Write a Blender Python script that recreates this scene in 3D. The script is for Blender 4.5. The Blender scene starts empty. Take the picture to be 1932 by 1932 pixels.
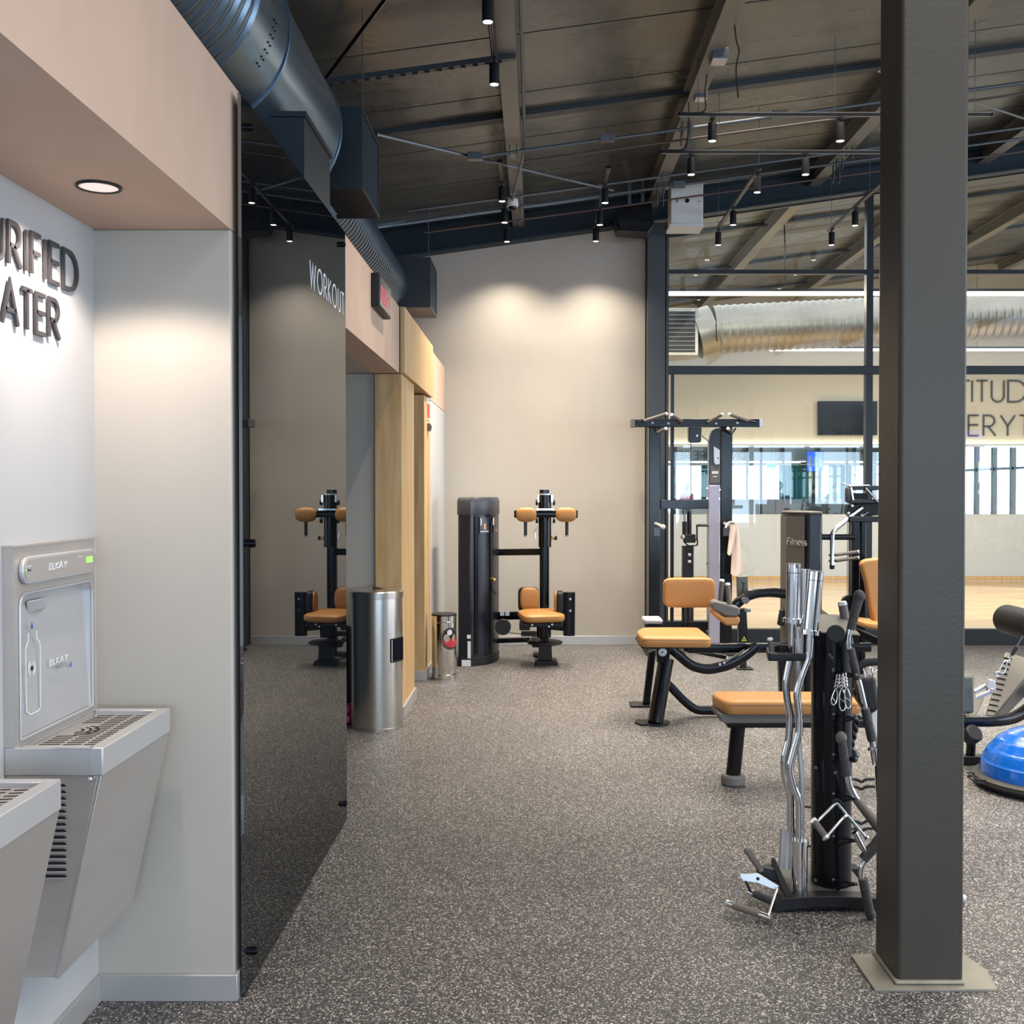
import bpy, bmesh, math, random
from mathutils import Vector, Matrix
R = random.Random(7)
SC = bpy.context.scene
COL = SC.collection
PI = math.pi
# ------------------------------------------------------------ camera (metres; camera looks along +Y, floor z = 0)
W = 1932.0
F, CX, CY, PITCH, EYE = 2000.0, 1012.0, 958.0, 0.0165, 1.5
cam = bpy.data.cameras.new('camera'); camo = bpy.data.objects.new('camera', cam); COL.objects.link(camo)
cam.sensor_width = 36; cam.lens = 36 * F / W; cam.shift_x = (W / 2 - CX) / W; cam.shift_y = (CY - W / 2) / W
cam.clip_start = .05; cam.clip_end = 200
camo.location = (0, 0, EYE); camo.rotation_euler = (PI / 2 - PITCH, 0, 0)
SC.camera = camo
# ------------------------------------------------------------ view and world
SC.view_settings.view_transform = 'Standard'; SC.view_settings.look = 'None'
SC.view_settings.gamma = 1; SC.view_settings.use_curve_mapping = False
SC.view_settings.exposure = 0.72
wd = bpy.data.worlds.new('world'); SC.world = wd; wd.use_nodes = True
wn = wd.node_tree.nodes; bg = wn['Background']
bg.inputs[0].default_value = (.55, .76, 1, 1); bg.inputs[1].default_value = 1.15
SC.cycles.max_bounces = 8; SC.cycles.diffuse_bounces = 4; SC.cycles.glossy_bounces = 5
SC.cycles.transmission_bounces = 6; SC.cycles.transparent_max_bounces = 12
SC.cycles.caustics_reflective = False; SC.cycles.caustics_refractive = False
SC.cycles.sample_clamp_indirect = 4
def area(name, loc, sx, sy, power, color=(1, 1, 1), rot=(0, 0, 0), spread=PI):
    l = bpy.data.lights.new(name, 'AREA'); l.shape = 'RECTANGLE'; l.size = sx; l.size_y = sy
    l.energy = power; l.color = color; l.spread = spread
    o = bpy.data.objects.new(name, l); COL.objects.link(o); o.location = loc; o.rotation_euler = rot; return o
def spot(name, loc, to, power, angle, blend=.6, color=(1, .88, .72), size=.03):
    l = bpy.data.lights.new(name, 'SPOT'); l.energy = power; l.spot_size = angle; l.spot_blend = blend; l.color = color
    l.shadow_soft_size = size
    o = bpy.data.objects.new(name, l); COL.objects.link(o); o.location = loc
    o.rotation_euler = (Vector(to) - Vector(loc)).to_track_quat('-Z', 'Y').to_euler(); return o
# daylight through the tall glazing behind the photographer, and unseen overhead fill lights added without fittings
area('daylight_glazing', (7, -6.4, 1.65), 18, 2.0, 560, (.58, .78, 1), (PI / 2 - .2, 0, 0))
area('overhead_fill_near', (3.2, 1.0, 4.1), 5.5, 3.6, 150, (1, .92, .83), spread=math.radians(140))
area('overhead_fill_mid', (3.6, 6.3, 4.25), 5.0, 4.5, 165, (1, .90, .78), spread=math.radians(100))
area('right_side_glazing', (12.9, 4.0, 1.7), 11, 2.4, 440, (.86, .93, 1), (PI / 2, 0, PI / 2))  # area lamp added outside the side glazing, for assumed daylight from the right
area('studio_overhead_light', (4.0, 13.8, 4.4), 8, 4.5, 165, (.96, .98, 1))  # broad area light under the studio roof, no fitting modelled
spot('studio_assumed_sun_spot', (12.2, 14.2, 3.6), (6.2, 14.6, 0), 2600, math.radians(36), .15, (1, .95, .85), .03)  # spot lamp added inside the studio for assumed sun; no side window there
# ------------------------------------------------------------ photograph pixel -> point in the room
_c, _s = math.cos(PITCH), math.sin(PITCH)
def ray(px, py):
    u = (px - CX) / F; v = -(py - CY) / F
    return Vector((u, _c + v * _s, -_s + v * _c))
def P(px, py, Y):
    d = ray(px, py); t = Y / d.y; return Vector((d.x * t, Y, EYE + d.z * t))
def FL(px, py, z=0.0):
    d = ray(px, py); t = (z - EYE) / d.z; return Vector((d.x * t, d.y * t, z))
def PX(px, py, X):
    d = ray(px, py); t = X / d.x; return Vector((X, d.y * t, EYE + d.z * t))
# ------------------------------------------------------------ mesh builder
class MB:
    def __init__(s): s.v = []; s.f = []
    def add(s, vs, fs):
        n = len(s.v); s.v += [Vector(v) for v in vs]; s.f += [tuple(i + n for i in f) for f in fs]; return s
    def box(s, a, b):
        x0, x1 = sorted((a[0], b[0])); y0, y1 = sorted((a[1], b[1])); z0, z1 = sorted((a[2], b[2]))
        return s.add([(x0,y0,z0),(x1,y0,z0),(x1,y1,z0),(x0,y1,z0),(x0,y0,z1),(x1,y0,z1),(x1,y1,z1),(x0,y1,z1)],
                     [(0,3,2,1),(4,5,6,7),(0,1,5,4),(1,2,6,5),(2,3,7,6),(3,0,4,7)])
    def hexa(s, p):   # eight corners: bottom ring then top ring
        return s.add(p, [(0,3,2,1),(4,5,6,7),(0,1,5,4),(1,2,6,5),(2,3,7,6),(3,0,4,7)])
    def sweep(s, pts, sec, cap=True, up=None, scl=None):
        pts = [Vector(p) for p in pts]; n = len(pts); m = len(sec); vs = []
        T = []
        for i in range(n):
            a = pts[max(0, i - 1)]; b = pts[min(n - 1, i + 1)]
            t = (b - a); T.append(t.normalized() if t.length > 1e-9 else Vector((0, 0, 1)))
        u0 = Vector(up) if up else (Vector((0, 0, 1)) if abs(T[0].z) < .9 else Vector((0, 1, 0)))
        N = (u0 - T[0] * u0.dot(T[0])).normalized()
        for i in range(n):
            if up:
                N2 = Vector(up) - T[i] * Vector(up).dot(T[i])
                if N2.length > 1e-4: N = N2.normalized()
            elif i:
                N = (N - T[i] * N.dot(T[i]))
                N = N.normalized() if N.length > 1e-6 else Vector((1, 0, 0))
            B = T[i].cross(N)
            k = 1.0
            if 0 < i < n - 1:
                c = (pts[i] - pts[i-1]).normalized().dot((pts[i+1] - pts[i]).normalized())
                k = 1 / max(.35, math.sqrt(max(0, (1 + c) / 2)))
                bis = ((pts[i+1] - pts[i]).normalized() - (pts[i] - pts[i-1]).normalized())
            q = scl[i] if scl else 1.0
            for (a, b) in sec:
                o = (N * a + B * b) * q
                if k > 1.001 and bis.length > 1e-6:
                    bn = bis.normalized(); o = o + bn * o.dot(bn) * (k - 1)
                vs.append(pts[i] + o)
        fs = [(i*m + j, i*m + (j+1) % m, (i+1)*m + (j+1) % m, (i+1)*m + j) for i in range(n-1) for j in range(m)]
        if cap: fs += [tuple(range(m))[::-1], tuple((n-1)*m + j for j in range(m))]
        return s.add(vs, fs)
    def tube(s, pts, r, seg=12, cap=True, fillet=0, scl=None):
        if fillet: pts = fil(pts, fillet)
        return s.sweep(pts, [(r*math.cos(2*PI*j/seg), r*math.sin(2*PI*j/seg)) for j in range(seg)], cap, None, scl)
    def bar(s, pts, w, h, fillet=0, up=None, rc=0.0):   # rectangular tube: h along up, w across
        if fillet: pts = fil(pts, fillet)
        r = rc or min(w, h) * .12
        sec = []
        for (cx_, cy_, a0) in ((h/2-r, w/2-r, 0), (-h/2+r, w/2-r, PI/2), (-h/2+r, -w/2+r, PI), (h/2-r, -w/2+r, 1.5*PI)):
            for k in range(3 if rc else 2):
                a = a0 + k * PI / 2 / (2 if rc else 1)
                sec.append((cx_ + r*math.cos(a), cy_ + r*math.sin(a)))
        return s.sweep(pts, sec, True, up)
    def oval(s, pts, w, h, seg=20, fillet=0, up=None, cap=True, scl=None):
        if fillet: pts = fil(pts, fillet)
        return s.sweep(pts, [(h/2*math.cos(2*PI*j/seg), w/2*math.sin(2*PI*j/seg)) for j in range(seg)], cap, up, scl)
    def cyl(s, p0, p1, r0, r1=None, seg=16):
        r1 = r0 if r1 is None else r1
        p0 = Vector(p0); p1 = Vector(p1)
        return s.tube([p0, p1], 1.0, seg, True, 0, [r0, r1])
    def lathe(s, c, prof, seg=32, axis='Z'):
        c = Vector(c); vs = []; m = seg
        for (r, h) in prof:
            for j in range(m):
                a = 2*PI*j/m; x, y = r*math.cos(a), r*math.sin(a)
                vs.append(c + (Vector((x, y, h)) if axis == 'Z' else Vector((x, h, y)) if axis == 'Y' else Vector((h, x, y))))
        fs = [(i*m+j, i*m+(j+1) % m, (i+1)*m+(j+1) % m, (i+1)*m+j) for i in range(len(prof)-1) for j in range(m)]
        if prof[0][0] > 1e-6: fs.append(tuple(range(m))[::-1])
        if prof[-1][0] > 1e-6: fs.append(tuple((len(prof)-1)*m+j for j in range(m)))
        return s.add(vs, fs)
    def prism(s, poly, vec):   # planar polygon of 3D points pushed along vec
        poly = [Vector(p) for p in poly]; n = len(poly); v = Vector(vec)
        return s.add(poly + [p + v for p in poly], [tuple(range(n))[::-1], tuple(range(n, 2*n))] + [(i, (i+1) % n, n+(i+1) % n, n+i) for i in range(n)])
    def sphere(s, c, r, seg=16, rings=10, sz=1.0):
        return s.lathe(c, [(max(1e-7, r*math.sin(PI*i/rings)), -r*math.cos(PI*i/rings)*sz) for i in range(rings+1)], seg)
    def rot(s, M, start=0):
        for i in range(start, len(s.v)): s.v[i] = M @ s.v[i]
        return s
    def build(s, name, m, parent=None, bevel=0, bseg=2, angle=35, flat=False, kind=None, label=None):
        off = Vector((0, 0, 0)); q = parent
        while q is not None: off += q.location; q = q.parent
        me = bpy.data.meshes.new(name)
        me.from_pydata([v - off for v in s.v], [], s.f); me.update()
        bm = bmesh.new(); bm.from_mesh(me); bmesh.ops.remove_doubles(bm, verts=bm.verts, dist=1e-6)
        bmesh.ops.recalc_face_normals(bm, faces=bm.faces)
        bm.to_mesh(me); bm.free()
        me.materials.append(m)
        if not flat:
            me.polygons.foreach_set('use_smooth', [True]*len(me.polygons)); me.set_sharp_from_angle(angle=math.radians(angle))
        o = bpy.data.objects.new(name, me); COL.objects.link(o); o.parent = parent
        if bevel:
            b = o.modifiers.new('bevel', 'BEVEL'); b.width = bevel; b.segments = bseg; b.limit_method = 'ANGLE'; b.angle_limit = math.radians(40)
            b.use_clamp_overlap = True
        if kind: o['kind'] = kind
        if label: o['label'] = label
        return o
def fil(pts, r, n=6):
    pts = [Vector(p) for p in pts]; out = [pts[0]]
    for i in range(1, len(pts)-1):
        a, b, c = pts[i-1], pts[i], pts[i+1]
        d1 = (a-b); d2 = (c-b); l = min(r, d1.length*.48, d2.length*.48)
        p0 = b + d1.normalized()*l; p2 = b + d2.normalized()*l
        for k in range(n+1):
            t = k/n; out.append(p0*(1-t)**2 + b*2*t*(1-t) + p2*t*t)
    out.append(pts[-1]); return out
def thing(name, label, cat, loc=(0, 0, 0), group=None):
    o = bpy.data.objects.new(name, None); COL.objects.link(o); o.location = loc; o.empty_display_size = .1
    o['label'] = label; o['category'] = cat
    if group: o['group'] = group
    return o
def tag(o, label, cat, group=None):
    o['label'] = label; o['category'] = cat
    if group: o['group'] = group
    return o
def struct(o, label, cat='structure'):
    o['kind'] = 'structure'; o['label'] = label; o['category'] = cat; return o
def sroot(name, label, cat, loc=(0, 0, 0)): return struct(thing(name, label, cat, loc), label, cat)
def copy_tree(o, parent=None):
    c = o.copy(); COL.objects.link(c); c.parent = parent
    for ch in o.children: copy_tree(ch, c)
    return c
def pad(mb, c, sx, sy, sz, M=None, p=4.0, q=2.6, nu=28, nv=12):   # upholstered cushion: rounded superellipsoid
    c = Vector(c); n0 = len(mb.v); vs = []
    def sg(v, e): return math.copysign(abs(v)**e, v)
    for i in range(nv+1):
        a = -PI/2 + PI*i/nv
        for j in range(nu):
            b = 2*PI*j/nu
            vs.append((sx/2*sg(math.cos(a), 2/q)*sg(math.cos(b), 2/p), sy/2*sg(math.cos(a), 2/q)*sg(math.sin(b), 2/p), sz/2*sg(math.sin(a), 2/q)))
    fs = [(i*nu+j, i*nu+(j+1) % nu, (i+1)*nu+(j+1) % nu, (i+1)*nu+j) for i in range(nv) for j in range(nu)]
    mb.add(vs, fs)
    M = M or Matrix.Identity(4)
    for k in range(n0, len(mb.v)): mb.v[k] = c + (M @ mb.v[k])
    return mb
def Rm(ax, deg): return Matrix.Rotation(math.radians(deg), 4, ax)
# ------------------------------------------------------------ materials
def mat(name, col=(.5, .5, .5), rough=.5, metal=0.0, spec=.5, coat=0.0, emit=None, es=1.0):
    m = bpy.data.materials.new(name); m.use_nodes = True; b = m.node_tree.nodes['Principled BSDF']
    b.inputs['Base Color'].default_value = (*col, 1); b.inputs['Roughness'].default_value = rough
    b.inputs['Metallic'].default_value = metal; b.inputs['Specular IOR Level'].default_value = spec
    b.inputs['Coat Weight'].default_value = coat; b.inputs['Coat Roughness'].default_value = .08
    if emit: b.inputs['Emission Color'].default_value = (*emit, 1); b.inputs['Emission Strength'].default_value = es
    return m
def nd(m, t, **kw):
    n = m.node_tree.nodes.new(t)
    for k, v in kw.items():
        if k in n.inputs: n.inputs[k].default_value = v
        else: setattr(n, k, v)
    return n
def ln(m, a, ao, b, bi): m.node_tree.links.new(a.outputs[ao], b.inputs[bi])
def vary(m, scale=(4, 4, 4), c1=None, c2=None, lo=.35, hi=.65, detail=4, bump=0.0, bscale=None, rough=None, nscale=1.0):
    b = m.node_tree.nodes['Principled BSDF']
    tc = nd(m, 'ShaderNodeTexCoord'); mp = nd(m, 'ShaderNodeMapping'); mp.inputs['Scale'].default_value = scale
    ln(m, tc, 'Object', mp, 'Vector')
    nz = nd(m, 'ShaderNodeTexNoise'); nz.inputs['Scale'].default_value = nscale; nz.inputs['Detail'].default_value = detail
    ln(m, mp, 'Vector', nz, 'Vector')
    if c1:
        cr = nd(m, 'ShaderNodeValToRGB'); cr.color_ramp.elements[0].color = (*c1, 1); cr.color_ramp.elements[1].color = (*c2, 1)
        cr.color_ramp.elements[0].position = lo; cr.color_ramp.elements[1].position = hi
        ln(m, nz, 'Fac', cr, 'Fac'); ln(m, cr, 'Color', b, 'Base Color')
    if rough:
        mr = nd(m, 'ShaderNodeMapRange'); mr.inputs['To Min'].default_value = rough[0]; mr.inputs['To Max'].default_value = rough[1]
        ln(m, nz, 'Fac', mr, 'Value'); ln(m, mr, 'Result', b, 'Roughness')
    if bump:
        bp = nd(m, 'ShaderNodeBump'); bp.inputs['Strength'].default_value = bump; bp.inputs['Distance'].default_value = .01
        if bscale:
            n2 = nd(m, 'ShaderNodeTexNoise'); n2.inputs['Scale'].default_value = bscale; n2.inputs['Detail'].default_value = 4
            ln(m, tc, 'Object', n2, 'Vector'); ln(m, n2, 'Fac', bp, 'Height')
        else: ln(m, nz, 'Fac', bp, 'Height')
        ln(m, bp, 'Normal', b, 'Normal')
    return m
M = {}
M['plaster'] = vary(mat('plaster', rough=.75, spec=.25), (1, 1, .6), (.455, .42, .375), (.52, .48, .43), bump=.05, bscale=6)
M['plaster_cool'] = vary(mat('plaster_cool', rough=.75, spec=.25), (1, 1, .6), (.50, .495, .50), (.55, .545, .55), bump=.04, bscale=6)
M['plywood'] = vary(mat('peach_laminate', rough=.6, spec=.3), (5, 5, 2.2), (.61, .435, .335), (.665, .475, .37), detail=7)
M['oak'] = vary(mat('oak_veneer', rough=.45, spec=.35), (14, 14, 1.1), (.58, .355, .155), (.73, .50, .255), detail=8, nscale=1.5)
M['steel'] = mat('brushed_steel', (.62, .59, .55), .24, 1)
M['steel_h'] = vary(mat('brushed_steel_sheet', rough=.38, metal=.55), (2, 2, 30), (.52, .48, .45), (.55, .51, .48))
M['chrome'] = mat('chrome', (.80, .80, .82), .09, 1)
M['polish'] = mat('polished_steel', (.72, .69, .65), .10, 1)
M['alu'] = vary(mat('anodised_aluminium', rough=.35, metal=.35), (2, 2, 2), (.54, .54, .55), (.58, .58, .59))
M['black'] = mat('gloss_black_paint', (.004, .004, .006), .2, 0, .32, .0)
M['black_m'] = mat('matte_black_plastic', (.012, .012, .014), .48, 0, .35)
M['navy_m'] = mat('satin_black_panel', (.011, .013, .02), .3, 0, .4)
M['greyp'] = mat('grey_plastic', (.12, .115, .11), .5)
M['lav'] = mat('lavender_grey_paint', (.36, .34, .42), .35, .3)
M['rub'] = vary(mat('rubber_grip', (.05, .05, .052), .65), (60, 60, 60), (.04, .04, .042), (.07, .07, .072))
M['grip'] = mat('grey_foam_grip', (.16, .135, .12), .6)
M['leather'] = vary(mat('tan_upholstery', rough=.42, spec=.4), (3, 3, 3), (.45, .215, .068), (.50, .245, .08), bump=.12, bscale=160)
M['duct'] = vary(mat('dark_galvanised_duct', rough=.3, metal=.8), (2, .4, 2), (.10, .145, .195), (.125, .175, .235))
M['ductbox'] = mat('dark_grey_sheet', (.028, .036, .045), .42, .2)
M['ductlite'] = vary(mat('galvanised_duct', rough=.35, metal=.75), (1, 3, 3), (.24, .235, .215), (.32, .31, .285))
M['roof'] = vary(mat('roof_panel_paint', rough=.42, spec=.5), (.7, 5, 1), (.055, .055, .050), (.105, .103, .092), lo=.3, hi=.7, detail=6, bump=.5, bscale=7, rough=(.2, .38))
M['beam'] = mat('beam_paint', (.17, .163, .148), .45)
M['beamd'] = mat('dark_beam_paint', (.022, .034, .046), .5, 0, .3)
M['purlin'] = mat('purlin_paint', (.035, .042, .052), .5)
M['conduit'] = mat('conduit', (.13, .14, .155), .4, .6)
M['rustpipe'] = mat('red_primer_pipe', (.10, .055, .05), .5)
M['colsteel'] = vary(mat('column_paint', rough=.4, spec=.35), (1, 1, 1), (.046, .042, .035), (.055, .050, .042), bump=.10, bscale=70)
M['colblue'] = mat('blue_grey_steel', (.06, .07, .08), .5, 0, .3)
M['baseplate'] = vary(mat('base_plate_paint', rough=.5), (8, 8, 8), (.20, .19, .155), (.27, .255, .21))
M['sill'] = mat('window_frame_black', (.012, .013, .016), .35)
M['skirt'] = mat('aluminium_skirting', (.52, .51, .51), .38, .45)
M['white'] = mat('white_paint', (.74, .73, .72), .5)
M['whitewall'] = mat('studio_white_wall', (.57, .62, .67), .6)
M['beige'] = mat('studio_beige_wall', (.56, .53, .45), .7)
M['mirror'] = mat('wall_mirror', (.86, .9, .9), .01, 1)
M['letter'] = mat('sign_letter_paint', (.05, .045, .05), .4)
M['letterw'] = mat('white_vinyl', (.85, .87, .9), .4)
M['red'] = mat('red_print', (.55, .03, .04), .4)
M['yellow'] = mat('yellow_print', (.85, .75, .03), .4)
M['bluep'] = mat('blue_print', (.02, .12, .42), .4)
M['greyprint'] = mat('grey_print', (.25, .28, .33), .5)
M['towel'] = vary(mat('towel_cloth', rough=.9, spec=.1), (40, 40, 40), (.78, .64, .55), (.84, .70, .61), bump=.3, bscale=260)
M['bluerub'] = mat('blue_rubber', (.003, .13, .60), .22, 0, .5, .4)
M['pink'] = mat('pink_rubber', (.72, .13, .32), .5)
M['led'] = mat('led_emitter', (1, 1, 1), .5, emit=(1, .86, .68), es=9)
M['ledbar'] = mat('led_linear', (1, 1, 1), .5, emit=(1, .88, .70), es=5)
M['cove'] = mat('cove_led', (1, 1, 1), .5, emit=(1, .88, .62), es=5)
M['lcd'] = mat('lcd_green', (.3, .7, .15), .4, emit=(.30, .75, .12), es=.5)
M['redled'] = mat('red_led_digit', (.5, .1, .15), .4, emit=(.75, .07, .14), es=.35)
M['tv'] = mat('tv_screen', (.012, .014, .02), .12)
M['tvblue'] = mat('tv_screen_blue', (.01, .05, .5), .3, emit=(.01, .12, .9), es=1.0)
M['teal'] = mat('teal_curtain', (.05, .30, .30), .8)
M['skin'] = mat('skin', (.55, .30, .20), .5)
M['cloth'] = mat('grey_shirt_cloth', (.08, .085, .09), .8)
M['clothpink'] = mat('pink_shirt_cloth', (.75, .12, .30), .8)
M['hair'] = mat('dark_hair', (.02, .014, .01), .6)
M['near_black'] = mat('gap_dark', (.008, .008, .01), .8)  # near-black standing in for the dark inside slots and gaps; also print, piping
# floors
def floor_mat():
    m = mat('speckled_rubber', rough=.5, spec=.4); b = m.node_tree.nodes['Principled BSDF']
    tc = nd(m, 'ShaderNodeTexCoord')
    n1 = nd(m, 'ShaderNodeTexVoronoi'); n1.inputs['Scale'].default_value = 235; n1.inputs['Randomness'].default_value = 1
    n3 = nd(m, 'ShaderNodeTexNoise'); n3.inputs['Scale'].default_value = 1.3; n3.inputs['Detail'].default_value = 4
    for n in (n1, n3): ln(m, tc, 'Object', n, 'Vector')
    bw = nd(m, 'ShaderNodeSeparateColor'); ln(m, n1, 'Color', bw, 'Color')
    cr = nd(m, 'ShaderNodeValToRGB'); e = cr.color_ramp.elements; cr.color_ramp.interpolation = 'CONSTANT'
    e[0].position = 0; e[0].color = (.040, .040, .042, 1); e[1].position = .88; e[1].color = (.56, .53, .50, 1)
    k = e.new(.30); k.color = (.062, .060, .062, 1)
    k = e.new(.55); k.color = (.105, .100, .098, 1)
    k = e.new(.74); k.color = (.22, .21, .20, 1)
    ln(m, bw, 'Red', cr, 'Fac')
    mx = nd(m, 'ShaderNodeMix', data_type='RGBA', blend_type='MULTIPLY'); mx.inputs['Factor'].default_value = .5
    c2 = nd(m, 'ShaderNodeValToRGB'); c2.color_ramp.elements[0].color = (.72, .72, .74, 1); c2.color_ramp.elements[1].color = (1, 1, 1, 1)
    c2.color_ramp.elements[0].position = .35; c2.color_ramp.elements[1].position = .65
    ln(m, n3, 'Fac', c2, 'Fac'); m.node_tree.links.new(cr.outputs['Color'], mx.inputs['A']); m.node_tree.links.new(c2.outputs['Color'], mx.inputs['B'])
    m.node_tree.links.new(mx.outputs['Result'], b.inputs['Base Color'])
    bp = nd(m, 'ShaderNodeBump'); bp.inputs['Strength'].default_value = .12; bp.inputs['Distance'].default_value = .002
    ln(m, n1, 'Distance', bp, 'Height'); ln(m, bp, 'Normal', b, 'Normal'); return m
M['floor'] = floor_mat()
M['woodfloor'] = vary(mat('studio_wood_floor', rough=.16, spec=.6), (.8, 9, 1), (.50, .31, .14), (.70, .49, .26), detail=6)
def glass_mat(name, tint, refl):
    m = bpy.data.materials.new(name); m.use_nodes = True; nt = m.node_tree; nt.nodes.clear()
    o = nt.nodes.new('ShaderNodeOutputMaterial'); t = nt.nodes.new('ShaderNodeBsdfTransparent'); g = nt.nodes.new('ShaderNodeBsdfGlossy')
    t.inputs[0].default_value = (*tint, 1); g.inputs['Roughness'].default_value = .0
    x = nt.nodes.new('ShaderNodeMixShader'); f = nt.nodes.new('ShaderNodeFresnel'); f.inputs[0].default_value = 1.45
    mu = nt.nodes.new('ShaderNodeMath'); mu.operation = 'MULTIPLY'; mu.inputs[1].default_value = refl
    nt.links.new(f.outputs[0], mu.inputs[0]); nt.links.new(mu.outputs[0], x.inputs[0])
    nt.links.new(t.outputs[0], x.inputs[1]); nt.links.new(g.outputs[0], x.inputs[2]); nt.links.new(x.outputs[0], o.inputs[0]); return m
M['glass'] = glass_mat('clear_glass', (.95, .97, .96), 1.4)
def dark_glass():
    m = bpy.data.materials.new('black_back_painted_glass'); m.use_nodes = True; nt = m.node_tree; nt.nodes.clear()
    o = nt.nodes.new('ShaderNodeOutputMaterial'); d = nt.nodes.new('ShaderNodeBsdfDiffuse'); g = nt.nodes.new('ShaderNodeBsdfGlossy')
    d.inputs[0].default_value = (.004, .005, .007, 1); g.inputs['Roughness'].default_value = 0; g.inputs[0].default_value = (.94, .97, 1, 1)
    x = nt.nodes.new('ShaderNodeMixShader'); x.inputs[0].default_value = .27
    nt.links.new(d.outputs[0], x.inputs[1]); nt.links.new(g.outputs[0], x.inputs[2]); nt.links.new(x.outputs[0], o.inputs[0]); return m
M['darkglass'] = dark_glass()
# ------------------------------------------------------------ stroke lettering (geometric sans), cap height 1
def arc(cx, cy, rx, ry, a0, a1, n=14):
    return [(cx + rx*math.cos(math.radians(a0 + (a1-a0)*i/n)), cy + ry*math.sin(math.radians(a0 + (a1-a0)*i/n))) for i in range(n+1)]
GL = {
 'A': (.78, [[(0,0),(.39,1),(.78,0)], [(.14,.34),(.64,.34)]]),
 'C': (.8, [arc(.5,.5,.5,.5,45,315)]),
 'D': (.85, [[(.35,0),(0,0),(0,1),(.35,1)] + arc(.35,.5,.5,.5,90,-90)[1:]]),
 'E': (.5, [[(.5,1),(0,1),(0,0),(.5,0)], [(0,.53),(.48,.53)]]),
 'F': (.46, [[(.46,1),(0,1),(0,0)], [(0,.53),(.44,.53)]]),
 'G': (.95, [arc(.5,.5,.5,.5,45,360)+[(.55,.5)]]),
 'H': (.62, [[(0,0),(0,1)], [(.62,0),(.62,1)], [(0,.53),(.62,.53)]]),
 'I': (0, [[(0,0),(0,1)]]),
 'K': (.56, [[(0,0),(0,1)], [(.53,1),(.03,.5),(.58,0)]]),
 'L': (.44, [[(0,1),(0,0),(.44,0)]]),
 'M': (.86, [[(0,0),(.1,1),(.43,.15),(.76,1),(.86,0)]]),
 'N': (.64, [[(0,0),(0,1),(.64,0),(.64,1)]]),
 'O': (1.0, [arc(.5,.5,.5,.5,90,450,28)]),
 'P': (.46, [[(0,0),(0,1),(.2,1)] + arc(.2,.73,.27,.27,90,-90)[1:] + [(0,.46)]]),
 'R': (.6, [[(0,0),(0,1),(.27,1)] + arc(.27,.73,.27,.27,90,-90)[1:] + [(0,.46)], [(.22,.46),(.6,0)]]),
 'S': (.5, [arc(.25,.74,.24,.25,50,270)[:-1] + arc(.25,.25,.26,.25,90,-130)]),
 'T': (.52, [[(0,1),(.52,1)], [(.26,1),(.26,0)]]),
 'U': (.58, [[(0,1),(0,.29)] + arc(.29,.29,.29,.29,180,360)[1:] + [(.58,1)]]),
 'V': (.7, [[(0,1),(.35,0),(.7,1)]]),
 'W': (1.1, [[(0,1),(.28,0),(.55,.9),(.82,0),(1.1,1)]]),
 'Y': (.7, [[(0,1),(.35,.48),(.7,1)], [(.35,.48),(.35,0)]]),
 'e': (.5, [[(0,.36),(.5,.36)] + arc(.25,.33,.25,.33,5,310)]),
 'i': (0, [[(0,0),(0,.62)], [(0,.8),(0,.9)]]),
 't': (.3, [[(.14,.9),(.14,0)], [(0,.62),(.3,.62)]]),
 'n': (.42, [[(0,0),(0,.62)], [(0,.4)] + arc(.21,.42,.21,.22,180,0) + [(.42,0)]]),
 's': (.34, [arc(.17,.48,.16,.15,50,270,8)[:-1] + arc(.17,.17,.17,.16,90,-130,8)]),
 'r': (.26, [[(0,0),(0,.62)], [(0,.36)] + arc(.2,.4,.2,.22,180,70,8)]),
 '2': (.5, [arc(.25,.75,.24,.25,170,-30)+[(.0,0),(.5,0)]]), '0': (.55, [arc(.275,.5,.27,.5,90,450,20)]),
 ' ': (.3, []),
}
def ribbon(mb, pl, w, O, U, V, N, d, closed=False):
    n = len(pl); L = []; Rr = []
    closed = n > 3 and abs(pl[0][0]-pl[-1][0]) < 1e-6 and abs(pl[0][1]-pl[-1][1]) < 1e-6
    for i in range(n):
        def dr(a, b):
            x, y = b[0]-a[0], b[1]-a[1]; l = math.hypot(x, y) or 1; return x/l, y/l
        p = pl[i]
        d0 = dr(pl[i-1], p) if i else (dr(pl[-2], p) if closed else dr(p, pl[1]))
        d1 = dr(p, pl[i+1]) if i < n-1 else (dr(p, pl[1]) if closed else d0)
        nx, ny = -(d0[1]+d1[1])/2, (d0[0]+d1[0])/2; l2 = nx*nx+ny*ny
        k = w/2/max(l2, .12)
        L.append((p[0]+nx*k, p[1]+ny*k)); Rr.append((p[0]-nx*k, p[1]-ny*k))
    to = lambda q, h: O + U*q[0] + V*q[1] + N*h
    vs = [to(q, d) for q in L] + [to(q, d) for q in Rr] + [to(q, 0) for q in L] + [to(q, 0) for q in Rr]
    fs = []
    for i in range(n-1):
        a, b, c, e = i, i+1, n+i+1, n+i
        fs += [(a, b, c, e), (a, 2*n+a, 2*n+b, b), (e, c, 2*n+c, 2*n+e)]
    if not closed: fs += [(0, n, 3*n, 2*n), (n-1, 3*n-1, 4*n-1, 2*n-1)]
    mb.add(vs, fs)
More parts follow.
